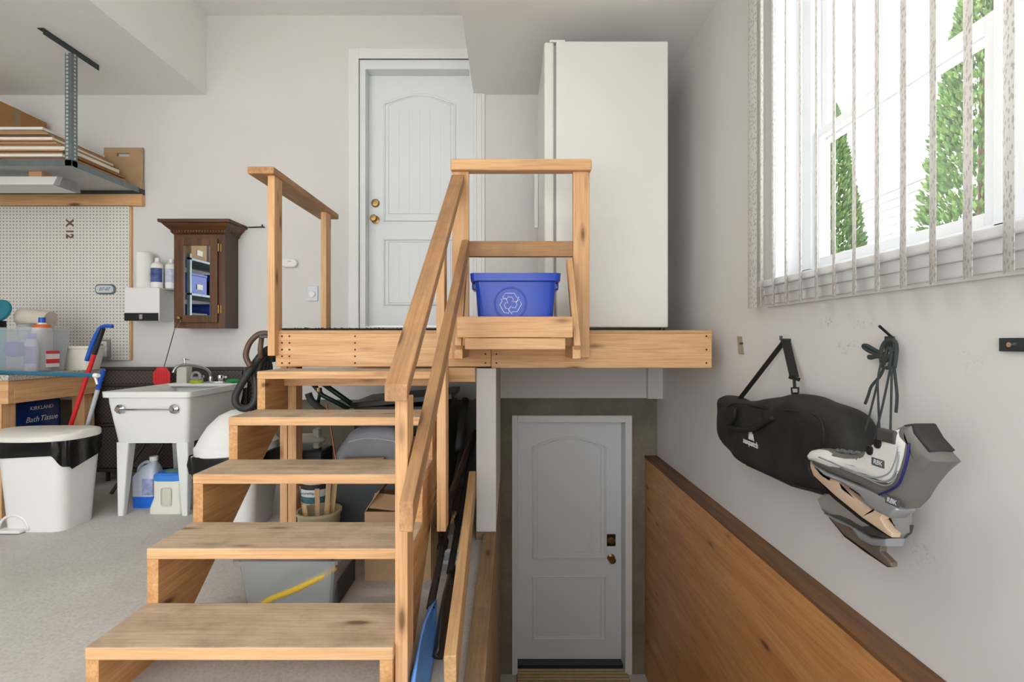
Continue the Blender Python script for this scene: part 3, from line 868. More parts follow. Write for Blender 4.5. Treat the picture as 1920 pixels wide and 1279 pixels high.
# pegboard
pb = thing('pegboard', 'white perforated pegboard on the wall above the workbench', 'pegboard', (-3.6, 3.93, .936))
PEG = pegboard_mat()
obj('perforated_sheet', bx(-4.21, -2.995, 3.922, 3.928, .936, 2.142, 0), PEG, pb)
obj('furring_strip', bx(-3.02, -2.985, 3.929, 3.9495, .936, 2.142), W['z'], pb)
bm = text_bm('X 12', .075, .006, frame_M(P(130, 430, 3.918), (0, 0, -1), (1, 0, 0)), bold=.002); obj('letters', bm, mat('brown_letters', (112, 90, 72), .6), pb)
pq = thing('oval_plaque', 'small grey oval plaque with scrolled lettering on the pegboard', 'plaque', (-3.195, 3.91, 1.46))
c = P(198, 543, 3.915)
bm = B(); puff(bm, rrect(.155, .078, .03, 5, c.x, c.z), 3.905, 3.921, .005, 2, True, lambda a, u, v: (u, a, v)); obj('plate', bm, mat('plaque_rim', (104, 116, 122), .4, .5), pq)
bm = B(); puff(bm, rrect(.135, .058, .022, 5, c.x, c.z), 3.902, 3.906, .001, 1, True, lambda a, u, v: (u, a, v)); obj('plate_face', bm, mat('plaque_face', (196, 206, 212), .4), pq)
obj('lettering', text_bm('07-07', .036, .001, face_cam((c.x, 3.9015, c.z)), shear=.3), mat('plaque_letters', (96, 70, 70), .5), pq)
ou = thing('wall_outlet', 'white electrical outlet box at the foot of the pegboard', 'outlet', (-3.06, 3.9, 1.0))
c = P(192, 655, 3.91)
obj('box_frame', bx(c.x - .06, c.x + .06, 3.905, 3.921, c.z - .075, c.z + .075, .002), M_grey_pl, ou)
fp = obj('face_plate', bx(c.x - .04, c.x + .04, 3.899, 3.905, c.z - .06, c.z + .06, .003), M_white_pl, ou)
for dz in (-.027, .027): obj('socket', bx(c.x - .017, c.x + .017, 3.8975, 3.899, c.z + dz - .014, c.z + dz + .014, .0005), M_grey_pl, fp)

# towel dispenser and the things on it
td = thing('towel_dispenser', 'white paper towel dispenser with a black lower band', 'dispenser', (-2.8, 3.86, 1.237))
obj('housing', bx(-2.93, -2.663, 3.785, 3.9495, 1.237, 1.49, .008), M_white_pl, td)
obj('lower_band', bx(-2.925, -2.668, 3.780, 3.786, 1.237, 1.297, .002), M_black_pl, td)
obj('latch', bx(-2.81, -2.785, 3.776, 3.781, 1.25, 1.285, .002), M_grey_pl, td)
bm = B(); lathe(bm, [(.018, 0), (.058, 0), (.06, .004), (.06, .272), (.056, .276), (.018, .276)], (-2.835, 3.868, 1.49), 24)
obj('paper_towel_roll', bm, mat('paper', (234, 232, 228), .9, bmp=.2, bscale=200), None, True, 'white paper towel roll standing on the towel dispenser', 'paper towel', autosmooth=.6)
def bottle(name, label, cat, loc, r, h, body, cap, neck=.4, capr=.42, caph=.1, sy=1, group=None, labelcol=None, labeltxt=None):
    t = thing(name, label, cat, loc, group)
    x, y, z = loc
    bm = B(); lathe(bm, [(0, 0), (r * .94, 0), (r, .01), (r, h * .72), (r * .9, h * .8), (r * neck, h * .88), (r * neck, h * (1 - caph))], loc, 20, 1, sy); obj('bottle_body', bm, body, t, True, autosmooth=.6)
    bm = B(); lathe(bm, [(0, h * (1 - caph)), (r * capr, h * (1 - caph)), (r * capr, h * .985), (r * capr * .9, h), (0, h)], loc, 16); obj('cap', bm, cap, t, True, autosmooth=.6)
    if labelcol:
        bm = B(); n = 20; rings = []
        for zz in (h * .2, h * .66): rings.append([bm.verts.new((x + r * 1.012 * math.cos(a), y + sy * r * 1.012 * math.sin(a), z + zz)) for a in [-PI * .95 + PI * .9 * i / n for i in range(n + 1)]])
        for i in range(n): bm.faces.new((rings[0][i], rings[0][i + 1], rings[1][i + 1], rings[1][i]))
        lb = obj('paper_label', bm, labelcol, t, True)
        if labeltxt: obj('lettering', text_bm(labeltxt, r * .5, .0008, face_cam((x, y - sy * r * 1.03, z + h * .45))), mat('label_ink', (40, 60, 130), .5), lb)
    return t
M_lbl_blue = mat('blue_print_label', (120, 140, 190), .5, var=.3, vscale=40)
bottle('lotion_bottle', 'white bottle with dark blue label on the towel dispenser', 'bottle', (-2.733, 3.865, 1.49), .042, .235, M_white_pl, M_white_pl, labelcol=mat('navy_print', (70, 86, 140), .5, var=.3, vscale=50), labeltxt='LAVO')
bottle('lotion_bottle', 'white bottle with pale label beside the wooden cabinet', 'bottle', (-2.638, 3.885, 1.49), .042, .23, M_white_pl, M_white_pl, labelcol=mat('pale_print', (190, 196, 214), .5, var=.2, vscale=50))
obj('soap_ledge', bx(-2.66, -2.56, 3.83, 3.9495, 1.477, 1.489, .002), M_grey_pl, td)

# mirrored cabinet
cb = thing('mirror_cabinet', 'dark stained wall cabinet with mirrored door and dentil crown', 'cabinet', (-2.34, 3.85, 1.182))
cx0, cx1, cy, cz0, cz1 = -2.533, -2.152, 3.758, 1.182, 1.90
obj('carcass', bx(cx0, cx1, cy + .02, 3.9495, cz0, cz1, .002), M_stain_side, cb)
bm = B()
for q in ((cx0, cx0 + .04, cz0, cz1), (cx1 - .055, cx1, cz0, cz1), (cx0 + .04, cx1 - .055, cz0, cz0 + .05), (cx0 + .04, cx1 - .055, cz1 - .06, cz1)): box(bm, q[0], q[1], cy, cy + .02, q[2], q[3], .001)
obj('face_frame', bm, M_stain, cb)
dx0, dx1, dz0, dz1 = cx0 + .03, cx1 - .045, cz0 + .04, cz1 - .045
bm = B(); s = .055
for q in ((dx0, dx0 + s, dz0, dz1), (dx1 - s, dx1, dz0, dz1), (dx0 + s, dx1 - s, dz0, dz0 + s), (dx0 + s, dx1 - s, dz1 - s, dz1)): box(bm, q[0], q[1], cy - .02, cy - .001, q[2], q[3], .003)
dr = obj('door', bm, M_stain, cb)
obj('mirror', bx(dx0 + s - .003, dx1 - s + .003, cy - .010, cy - .006, dz0 + s - .003, dz1 - s + .003, 0), mat('mirror_silver', (236, 240, 242), .01, 1), dr)
bm = B(); lathe(bm, [(0, 0), (.009, 0), (.006, .012), (.014, .022), (.012, .03), (0, .032)], (dx0 + .03, cy - .02, dz0 + .035), 16, M=Matrix.Rotation(PI / 2, 4, 'X')); obj('knob', bm, M_brass, dr, True, autosmooth=.7)
for z in (dz0 + .07, dz1 - .1):
    bm = B(); cyl(bm, (dx1 + .006, cy - .012, z), (dx1 + .006, cy - .012, z + .06), .006); box(bm, dx1 + .008, dx1 + .024, cy - .006, cy - .001, z, z + .06, .002); obj('hinge', bm, M_brass, dr)
bm = B()
steps = [(.0, 1.885), (.012, 1.897), (.016, 1.915), (.045, 1.945), (.058, 1.962), (.072, 1.965), (.075, 1.987), (.0, 1.987)]
loft(bm, [([(cx0 - e, 3.9495), (cx0 - e, cy - e), (cx1 + e, cy - e), (cx1 + e, 3.9495)], z) for e, z in steps])
obj('crown_moulding', bm, M_stain_x, cb)
bm = B()
for k in range(19): x = cx0 - .012 + k * .0212; box(bm, x, x + .012, cy - .024, cy - .008, 1.898, 1.914, .002)
for k in range(9): y = cy - .01 + k * .0212; box(bm, cx1 + .008, cx1 + .024, y, y + .012, 1.898, 1.914, .002)
obj('dentil_row', bm, M_stain_x, cb, kind='stuff')
hk = thing('coat_hook_bar', 'thin black metal hook bar on the wall by the cabinet crown', 'hook', (-2.0, 3.94, 1.98))
bm = B(); tube(bm, [(-2.07, 3.944, 1.982), (-1.95, 3.93, 1.982), (-1.935, 3.925, 1.978)], .005, 6); obj('bar', bm, M_black_pl, hk)
bm = B(); cyl(bm, (-1.955, 3.931, 1.982), (-1.955, 3.931, 1.995), .004); cyl(bm, (-1.955, 3.931, 1.995), (-1.955, 3.931, 2.0), .007); obj('peg', bm, M_black_pl, hk)
# fly swatter hanging from the knob
sw = thing('fly_swatter', 'red fly swatter with twisted wire handle hanging from the cabinet knob', 'fly swatter', (-2.55, 3.66, .78))
kx, kz = dx0 + .03, dz0 + .03
top = Vector((kx, cy - .044, kz + .008))
hd = Vector((-2.545, 3.665, .885))
bm = B(); mid = top.lerp(hd, .28)
tube(bm, [mid, top + Vector((-.022, 0, -.035)), top + Vector((-.006, 0, .006)), top + Vector((.010, 0, .004)), top + Vector((.020, 0, -.035)), mid], .0022, 6)
tube(bm, [mid, hd], .0035, 6); obj('wire_handle', bm, M_chrome, sw)
bm = B(); oc = [(-.03, .075), (.03, .075), (.062, .035), (.062, -.04), (.03, -.075), (-.03, -.075), (-.062, -.04), (-.062, .035)]
puff(bm, oc, -.003, .003, .001, 1, True, lambda a, u, v: (hd.x - .015 + u, hd.y + a - .3 * v * 0, hd.z - .068 + v)); obj('swatter_head', bm, mat('red_flap', (214, 52, 58), .4), sw)
bm = B()
for k in range(-2, 3):
    box(bm, hd.x - .015 + k * .02 - .001, hd.x - .015 + k * .02 + .001, hd.y - .0045, hd.y - .003, hd.z - .12, hd.z - .015)
    box(bm, hd.x - .065, hd.x + .035, hd.y - .0045, hd.y - .003, hd.z - .068 + k * .024 - .001, hd.z - .068 + k * .024 + .001)
obj('flap_ribs', bm, M_red, sw, kind='stuff')

# laundry sink
M_tub = mat('tub_plastic', (226, 226, 222), .35)
sk = thing('laundry_sink', 'white freestanding laundry tub on four tapered legs', 'sink', (-2.22, 3.37, 0))
sx, sy = -2.22, 3.375
def R2(wd, dp, r=.03): return rrect(wd, dp, r, 4, sx, sy)
bm = B()
loft(bm, [(R2(.44, .57), .452), (R2(.50, .64), .70), (R2(.505, .645), .735), (R2(.54, .69), .74), (R2(.545, .695), .775), (R2(.50, .65), .776), (R2(.455, .60), .74), (R2(.40, .53), .48)])
obj('basin', bm, M_tub, sk, True, autosmooth=.5)
obj('faucet_deck', bx(sx - .26, sx + .26, sy + .225, sy + .33, .755, .778, .006), M_tub, sk)
for ax, ay in ((-1, -1), (1, -1), (-1, 1), (1, 1)):
    bm = B(); px, py = sx + ax * .195, sy + ay * .26
    loft(bm, [(rrect(.035, .035, .008, 2, px + ax * .004, py + ay * .004), 0), (rrect(.075, .07, .01, 2, px - ax * .01, py - ay * .01), .43), (rrect(.075, .07, .01, 2, px - ax * .01, py - ay * .01), .455)])
    obj('leg', bm, M_tub, sk)
tb = B()
for x in (sx - .165, sx + .165): lathe(tb, [(0, 0), (.03, 0), (.028, .006), (.012, .016), (.012, .03), (0, .03)], (x, sy - .325, .668), 18, M=Matrix.Rotation(PI / 2, 4, 'X'))
tube(tb, [(sx - .175, sy - .35, .668), (sx + .175, sy - .35, .668)], .005, 8); obj('towel_bar', tb, M_chrome, sk, True, autosmooth=.6)
fz = .778; fx, fy = sx + .03, sy + .275
bm = B(); box(bm, fx - .1, fx + .1, fy - .025, fy + .025, fz, fz + .012, .005); cyl(bm, (fx, fy, fz + .01), (fx, fy, fz + .045), .016)
tube(bm, spline([(fx, fy, fz + .04), (fx - .01, fy - .01, fz + .085), (fx - .04, fy - .04, fz + .115), (fx - .1, fy - .11, fz + .135), (fx - .14, fy - .16, fz + .125), (fx - .155, fy - .18, fz + .085)], 5), .010, 10); ft = obj('faucet', bm, M_chrome, sk, True, autosmooth=.7)
for s in (-1, 1):
    bm = B(); lathe(bm, [(.016, 0), (.018, .02), (.022, .028), (.022, .045), (0, .048)], (fx + s * .07, fy, fz + .01), 12); box(bm, fx + s * .07 + .0, fx + s * .07 + .045 * s, fy - .008, fy + .008, fz + .035, fz + .05, .002) if s > 0 else box(bm, fx - .115, fx - .07, fy - .008, fy + .008, fz + .035, fz + .05, .002); obj('tap_handle', bm, M_chrome, ft)
sd = thing('soap_dispenser', 'square frosted soap dispenser with chrome pump on the sink', 'soap dispenser', (sx - .16, sy + .27, fz))
bm = B(); loft(bm, [(rrect(.075, .075, .008, 3, sx - .16, sy + .27), fz), (rrect(.072, .072, .008, 3, sx - .16, sy + .27), fz + .115), (rrect(.03, .03, .008, 3, sx - .16, sy + .27), fz + .12)]); obj('bottle_body', bm, mat('frosted_soap', (204, 202, 190), .3), sd)
bm = B(); lathe(bm, [(.013, .118), (.013, .14), (.006, .142), (.006, .165), (.01, .166), (.01, .18), (0, .181)], (sx - .16, sy + .27, fz), 14); tube(bm, [(sx - .16, sy + .27, fz + .173), (sx - .115, sy + .262, fz + .17)], .004, 6); obj('pump', bm, M_chrome, sd)
sb = thing('scrub_brush', 'grey handled scrub brush with lime bristles on the sink rim', 'brush', (sx - .06, sy + .25, fz))
bm = B(); lathe(bm, [(0, 0), (.036, 0), (.038, .02), (.03, .024), (0, .024)], (sx - .06, sy + .245, fz), 18, 1.15, .8); obj('bristles', bm, mat('lime', (180, 196, 40), .7, bmp=.5, bscale=200), sb)
bm = B(); lathe(bm, [(.03, .024), (.032, .034), (.02, .045), (0, .047)], (sx - .06, sy + .245, fz), 18); tube(bm, spline([(sx - .09, sy + .245, fz + .03), (sx - .085, sy + .245, fz + .065), (sx - .06, sy + .245, fz + .078), (sx - .035, sy + .245, fz + .065), (sx - .03, sy + .245, fz + .03)], 4), .010, 8); obj('grip', bm, M_grey_pl, sb, True, autosmooth=.7)
bm = B(); lathe(bm, [(0, 0), (.035, .006), (.045, .018), (.03, .03), (0, .032)], (sx + .2, sy + .26, fz), 18, 1.2, .6); obj('scouring_pad', bm, mat('green_scourer', (30, 130, 60), .8, bmp=.6, bscale=150), None, True, 'green oval scouring pad at the back corner of the sink', 'scourer')
# bottles under the sink
M_jugblue = mat('blue_liquid_jug', (70, 120, 190), .2, var=.05)
M_jugclear = mat('cloudy_jug', (192, 200, 214), .25)
jg = thing('washer_fluid_jug', 'cloudy jug of blue liquid behind the left front sink leg', 'jug', (-2.37, 3.28, 0))
jx, jy = -2.385, 3.29
bm = B(); loft(bm, [(rrect(.15, .11, .03, 4, jx, jy), 0), (rrect(.155, .115, .03, 4, jx, jy), .075)]); obj('liquid_level', bm, mat('blue_liquid', (36, 110, 214), .2), jg)
bm = B(); loft(bm, [(rrect(.155, .115, .03, 4, jx, jy), .075), (rrect(.155, .115, .03, 4, jx, jy), .2), (rrect(.1, .09, .03, 4, jx + .015, jy), .26), (rrect(.045, .045, .02, 4, jx + .035, jy), .285), (rrect(.045, .045, .02, 4, jx + .035, jy), .30)]); obj('jug_body', bm, M_jugclear, jg, True, autosmooth=.6)
bm = B(); lathe(bm, [(.025, .298), (.025, .325), (0, .326)], (jx + .035, jy, 0), 14); obj('cap', bm, M_white_pl, jg)
bm = B(); tube(bm, spline([(jx - .062, jy, .2), (jx - .06, jy, .25), (jx - .02, jy, .285), (jx + .02, jy, .285)], 4), .011, 8); obj('handle', bm, M_jugclear, jg, True)
obj('paper_label', bx(jx - .0, jx + .07, jy - .0595, jy - .0575, .085, .19, 0), mat('mountain_label', (150, 160, 196), .5, var=.35, vscale=30), jg)
dt = thing('detergent_tub', 'white detergent tub with faceted blue lid under the sink', 'detergent tub', (-2.165, 3.2, 0))
tx, ty = -2.165, 3.2
bm = B(); loft(bm, [(rrect(.215, .15, .03, 3, tx, ty), 0), (rrect(.215, .15, .03, 3, tx, ty), .03), (rrect(.185, .145, .035, 3, tx + .008, ty), .1), (rrect(.185, .145, .035, 3, tx + .008, ty), .205)]); obj('tub_body', bm, mat('cream_plastic', (224, 222, 210), .4), dt, True, autosmooth=.5)
bm = B(); loft(bm, [(rrect(.195, .155, .045, 2, tx + .008, ty), .205), (rrect(.195, .155, .045, 2, tx + .008, ty), .24), (rrect(.165, .125, .04, 2, tx + .008, ty), .252)]); obj('lid', bm, mat('sky_blue_plastic', (58, 130, 214), .35), dt)
bm = B(); lathe(bm, [(0, .2521), (.05, .2521), (.05, .2535), (0, .254)], (tx + .01, ty, 0), 20, 1, .7); obj('lid_emblem', bm, mat('green_print', (120, 170, 120), .5), dt)
obj('hand_grip', bx(tx - .02, tx + .045, ty - .077, ty - .07, .05, .165, .012), mat('cream_shadow', (206, 202, 186), .5), dt)
bm = B(); box(bm, tx + .0985, tx + .1015, ty - .06, ty + .05, .04, .195); lb = obj('paper_label', bm, mat('pale_label', (196, 210, 220), .5, var=.2, vscale=40), dt)
obj('label_band', bx(tx + .1015, tx + .1022, ty - .05, ty + .04, .165, .185, 0), mat('crimson_print', (176, 40, 80), .5), lb)
bottle('oil_bottle', 'grey jug with red cap behind the detergent tub', 'jug', (-2.17, 3.48, 0), .065, .34, mat('grey_jug', (120, 124, 122), .4), M_red, .45, .5, .12, .7)
bottle('cleaner_jug', 'pale jug with red cap beside the right sink leg', 'jug', (-2.02, 3.47, 0), .075, .325, mat('pale_jug', (200, 200, 204), .3), M_red, .4, .45, .12, .7)
bottle('bleach_bottle', 'small violet bottle with white cap by the right sink leg', 'bottle', (-1.975, 3.30, 0), .035, .22, mat('violet_plastic', (92, 84, 160), .4), M_white_pl, .5, .6, .12)

# folded wicker loungers behind the sink and bench
def weave():
    m = bpy.data.materials.new('brown_wicker'); nt, bs = nodes_of(m)
    v = coords(nt, (70, 70, 70), rnd=False)
    ck = nt.nodes.new('ShaderNodeTexChecker'); ck.inputs['Scale'].default_value = 1; nt.links.new(v, ck.inputs['Vector'])
    ck.inputs['Color1'].default_value = s2l((58, 48, 43)); ck.inputs['Color2'].default_value = s2l((88, 77, 70))
    nt.links.new(ck.outputs['Color'], bs.inputs['Base Color']); bs.inputs['Roughness'].default_value = .5
    bump(nt, bs, ck.outputs['Fac'], .6, .004)
    return m
M_wick = weave(); M_tubeb = mat('brown_tube', (74, 66, 60), .4, .3)
for i, (y0, x0, x1, lab) in enumerate(((3.80, -3.2, -2.02, 'folded brown wicker lounger standing behind the sink, nearer the sink'), (3.87, -3.22, -1.98, 'folded brown wicker lounger standing flat against the wall behind another'))):
    wl = thing('wicker_lounger', lab, 'lounger', ((x0 + x1) / 2, y0, 0), 'folded wicker loungers')
    for k, (z0, z1) in enumerate(((.76, .86), (.46, .735), (.12, .43))):
        obj('woven_panel', bx(x0 + .02, x1 - .02, y0 - .008, y0 + .008, z0, z1, .004), M_wick, wl)
    for z in (.10, .445, .748, .87): bm = B(); cyl(bm, (x0, y0, z), (x1, y0, z), .014, n=10); obj('cross_tube', bm, M_tubeb, wl, True, autosmooth=.8)
    for x in (x0, x1): bm = B(); cyl(bm, (x, y0, .09), (x, y0, .885), .014, n=10); obj('side_tube', bm, M_tubeb, wl, True, autosmooth=.8)
    if i == 0:
        for xa, xb_, yb in ((-2.55, -2.80, 3.50), (-2.45, -2.68, 3.58), (-2.30, -2.48, 3.62), (-2.18, -2.36, 3.66)):
            bm = B(); cyl(bm, (xa, y0 - .03, .62), (xb_, yb, .012), .012, n=8); obj('leg', bm, M_tubeb, wl, True, autosmooth=.8)
    else:
        for x in (x0 + .1, x1 - .1): bm = B(); cyl(bm, (x, y0, .1), (x, y0, 0), .014, n=10); obj('leg', bm, M_tubeb, wl, True, autosmooth=.8)

# workbench
wb = thing('workbench', 'pine framed workbench with a speckled stone worktop', 'workbench', (-3.8, 3.37, 0))
bX0, bX1, bY0, bY1 = -4.55, -3.05, 3.03, 3.71
def granite():
    m = bpy.data.materials.new('speckled_stone'); nt, bs = nodes_of(m)
    v = coords(nt, rnd=False)
    c = ramp(nt, noise(nt, v, 130, 2, .8), [(.36, s2l((84, 78, 70))), (.46, s2l((176, 168, 152))), (.62, s2l((206, 200, 186)))])
    nt.links.new(c, bs.inputs['Base Color']); bs.inputs['Roughness'].default_value = .3
    return m
obj('worktop', bx(bX0, bX1 + .02, bY0 - .02, bY1 + .02, .842, .878, .004), granite(), wb)
obj('front_apron', bx(bX0, bX1, bY0, bY0 + .038, .70, .842), W['x'], wb)
obj('side_apron', bx(bX1 - .038, bX1, bY0 + .038, bY1, .70, .842), W['y'], wb)
for y in (bY0, bY1 - .09):
    for x in (bX1 - .13, bX0):
        obj('leg', bx(x, x + .09, y, y + .09, 0, .70 if True else 0), W['z'], wb)
obj('lower_rail', bx(bX1 - .125, bX1 - .087, bY0 + .09, bY1 - .09, .18, .27), W['y'], wb)
obj('lower_shelf', bx(bX0 + .02, bX1 - .14, bY0 + .02, bY1 - .02, .40, .418), W['x'], wb)
tp = thing('toilet_paper_pack', 'blue wrapped toilet paper pack on the shelf under the workbench', 'toilet paper', (-3.5, 3.4, .418))
bm = B(); box(bm, -3.85, -3.21, 3.16, 3.58, .418, .69, .03); obj('wrap', bm, mat('blue_wrap', (20, 56, 124), .25, var=.25, vscale=6, bmp=.3, bscale=18), tp, True, autosmooth=.5)
sM = frame_M((-3.208, 3.36, .60), (0, 1, 0), (0, 0, 1))
for txt, s, dy, dz, sh in (('Bath', .052, -.02, -.03, .3), ('Tissue', .052, .10, -.03, .3), ('KIRKLAND', .035, .05, .045, 0)):
    obj('lettering', text_bm(txt, s, .001, frame_M((-3.2085, 3.37 + dy, .585 + dz), (0, 1, 0), (0, 0, 1)), shear=sh), mat('white_ink', (226, 230, 236), .5), tp)

# things on the workbench
BZ = .878
sbn = thing('storage_bin', 'clear plastic storage bin full of cleaning things on the workbench', 'bin', (-3.34, 3.38, BZ))
def R3(wd, dp, r=.02): return rrect(wd, dp, r, 3, -3.35, 3.385)
bm = B(); loft(bm, [(R3(.47, .22), BZ), (R3(.53, .26), BZ + .275), (R3(.56, .285), BZ + .278), (R3(.56, .285), BZ + .295), (R3(.522, .252), BZ + .294), (R3(.463, .213), BZ + .004)]); obj('bin_shell', bm, M_clear, sbn)
obj('product_label', bx(-3.0995, -3.0985, 3.33, 3.43, BZ + .03, BZ + .14, 0), mat('label_white', (226, 222, 220), .5), sbn)
obj('label_red_band', bx(-3.0985, -3.0975, 3.33, 3.43, BZ + .055, BZ + .085, 0), M_red, sbn)
obj('label_red_top', bx(-3.0985, -3.0975, 3.33, 3.43, BZ + .12, BZ + .14, 0), M_red, sbn)
obj('paper_note', bx(-3.52, -3.42, 3.2615, 3.263, BZ + .13, BZ + .2, 0), M_cardw, sbn)
def jar(name, label, cat, loc, r, h, body, lid, lidh=.025, tilt=None):
    t = thing(name, label, cat, loc)
    M = Matrix.Rotation(tilt[0], 4, tilt[1]) if tilt else None
    bm = B(); lathe(bm, [(0, 0), (r, 0), (r, h - lidh), (r * .92, h - lidh)], loc, 20, M=M); obj('jar_body', bm, body, t, True, autosmooth=.6)
    bm = B(); lathe(bm, [(0, h - lidh), (r * 1.03, h - lidh), (r * 1.03, h), (0, h)], loc, 20, M=M); obj('lid', bm, lid, t, True, autosmooth=.6)
IN = BZ + .006
jar('paste_jar', 'turquoise jar with black lid in the storage bin', 'jar', (-3.44, 3.33, IN), .055, .335, mat('turquoise', (60, 180, 186), .4), M_black_pl, .05)
jar('paste_jar', 'green jar with black lid at the bin wall', 'jar', (-3.545, 3.34, IN), .045, .33, mat('green_jar', (20, 150, 70), .4), M_black_pl, .05)
spb = bottle('sports_bottle', 'white sports bottle with orange collar and blue spout in the bin', 'bottle', (-3.19, 3.40, IN), .055, .36, mat('milky_plastic', (230, 224, 214), .4), M_blue, .45, .35, .1)
bm = B(); lathe(bm, [(.05, .285), (.042, .31), (.02, .315)], (-3.19, 3.40, IN), 18); obj('collar', bm, mat('orange_plastic', (224, 100, 36), .4), spb, True, autosmooth=.6)
bottle('spray_bottle', 'clear spray bottle with violet label and trigger in the bin', 'spray bottle', (-3.18, 3.315, IN), .038, .25, mat('lilac_clear', (206, 196, 214), .2), mat('violet_trigger', (130, 110, 200), .4), .4, .6, .16, labelcol=mat('violet_label', (120, 90, 170), .5, var=.3, vscale=40))
jar('plastic_tub', 'small clear round tub tipped on the bin contents', 'tub', (-3.29, 3.41, IN + .20), .05, .12, M_frost, M_frost, .012, (.15, 'X'))
bm = B(); lathe(bm, [(0, 0), (.05, .01), (.058, .06), (.05, .1), (0, .11)], (-3.322, 3.345, IN + .09), 20); obj('blue_ball', bm, M_blue, None, True, 'blue plastic ball lying in the storage bin', 'ball')
bm = B(); lathe(bm, [(0, 0), (.078, 0), (.082, .008), (.078, .02), (.07, .022), (0, .014)], (-3.445, 3.37, IN + .40), 28, M=Matrix.Rotation(1.25, 4, 'X')); obj('teal_lid', bm, M_teal, None, True, 'round teal lid standing on edge on top of the bin', 'lid', autosmooth=.6)
bm = B(); lathe(bm, [(0, 0), (.07, 0), (.05, .05), (0, .055)], (-3.56, 3.40, IN + .345), 20, M=Matrix.Rotation(.5, 4, 'Y')); obj('pink_bowl', bm, mat('pink_plastic', (206, 44, 96), .4), None, True, 'pink plastic bowl upside down on the bin', 'bowl', autosmooth=.6)
bm = B(); cyl(bm, (-3.40, 3.47, IN + .37), (-3.215, 3.49, IN + .345), .062, n=24); obj('paper_roll', bm, mat('beige_roll', (206, 196, 180), .8), None, True, 'beige paper roll lying across the back of the bin', 'roll', autosmooth=.8)
wt = thing('white_basin', 'white plastic caddy behind the storage bin on the bench corner', 'caddy', (-3.12, 3.62, BZ))
def R4(wd, dp): return rrect(wd, dp, .03, 3, -3.12, 3.625)
bm = B(); loft(bm, [(R4(.20, .13), BZ), (R4(.25, .16), BZ + .15), (R4(.26, .17), BZ + .155), (R4(.26, .17), BZ + .17), (R4(.24, .15), BZ + .17), (R4(.19, .12), BZ + .01)]); obj('caddy_body', bm, mat('ivory_plastic', (226, 222, 208), .4), wt, True, autosmooth=.5)
bm = B(); loft(bm, [(rrect(.26, .045, .015, 3, -3.12, 3.555), BZ + .152), (rrect(.262, .05, .015, 3, -3.12, 3.555), BZ + .17)]); obj('rim_lip', bm, mat('ivory_plastic', (226, 222, 208), .4), wt)
bp = thing('blue_pole', 'teal blue pole with white tip lying across the workbench', 'pole', (-2.9, 3.13, BZ))
p0, p1 = Vector((-3.52, 3.20, BZ + .013)), Vector((-2.33, 2.80, BZ + .013))
bm = B(); cyl(bm, p0, p1, .012); obj('shaft', bm, M_tealpole, bp, True, autosmooth=.8)
bm = B(); cyl(bm, p1, p1 + (p1 - p0).normalized() * .03, .014, .01); cyl(bm, p1 + Vector((.0, 0, -.005)), p1 + Vector((.012, 0, -.05)), .006); obj('tip', bm, M_white_pl, bp)
def mop(label, q0, q1, colr, head):
    q0, q1 = Vector(q0), Vector(q1); t = thing('mop', label, 'mop', q0, 'mops leaning by the bench')
    m1 = q0.lerp(q1, .0); m2 = q0.lerp(q1, .86)
    bm = B(); cyl(bm, m1, m2, .0125); obj('handle', bm, colr, t, True, autosmooth=.8)
    bm = B(); cyl(bm, m2, q1, .014); obj('grip', bm, head[0], t, True, autosmooth=.8)
    if head[1]:
        bm = B(); d = (q1 - q0).normalized(); tube(bm, spline([q1 - d * .22 + Vector((-.035, 0, 0)), q1 - d * .1 + Vector((-.03, 0, .01)), q1 + Vector((-.01, 0, .005)), q1 + Vector((.06, 0, .012))], 4), .012, 8); obj('hook_scraper', bm, head[1], t, True)
mop('red mop handle with black grip and blue hook leaning by the workbench', (-3.0, 3.20, 0), (-2.55, 3.125, 1.165), M_red, (M_black_pl, M_blue))
mop('grey and blue mop handle leaning behind the red one', (-2.93, 3.28, 0), (-2.60, 3.19, .90), mat('pale_grey_pole', (190, 196, 198), .35), (M_blue, None))

# pedal bin beside the bench
def waste_bin(name, label, cx, cy, w0, d0, w1, d1, h, lid, group=None):
    t = thing(name, label, 'bin', (cx, cy, 0), group)
    def q(wd, dp): return rrect(wd, dp, .06, 5, cx, cy)
    bm = B(); loft(bm, [(q(w0, d0), 0), (q(w0 * 1.01, d0 * 1.01), .02), (q(w1, d1), h), (q(w1 - .012, d1 - .012), h), (q(w0 - .01, d0 - .01), .01)]); obj('bin_body', bm, M_white_pl, t, True, autosmooth=.5)
    base = rrect(w1 + .014, d1 + .014, .065, 12, cx, cy); n = len(base)
    bm = B(); top = []; bot = []
    for i, p in enumerate(base):
        a = math.atan2(p[1] - cy, p[0] - cx)
        dz = .115 + .06 * math.sin(4 * a + 2.2) + .014 * math.sin(17 * a)
        k = 1 + .012 * math.sin(23 * a)
        top.append(bm.verts.new((p[0], p[1], h + .006)))
        bot.append(bm.verts.new((cx + (p[0] - cx) * k * .985, cy + (p[1] - cy) * k * .985, h - .03 - dz)))
    mid = [bm.verts.new(((a_.co.x + b_.co.x) / 2 + .008 * math.sin(5 * i), (a_.co.y + b_.co.y) / 2 + .008 * math.cos(7 * i), (a_.co.z + b_.co.z) / 2)) for i, (a_, b_) in enumerate(zip(top, bot))]
    skin(bm, [top, mid, bot], False); obj('liner', bm, M_black_bag, t, True)
    lid(t, h)
    return t
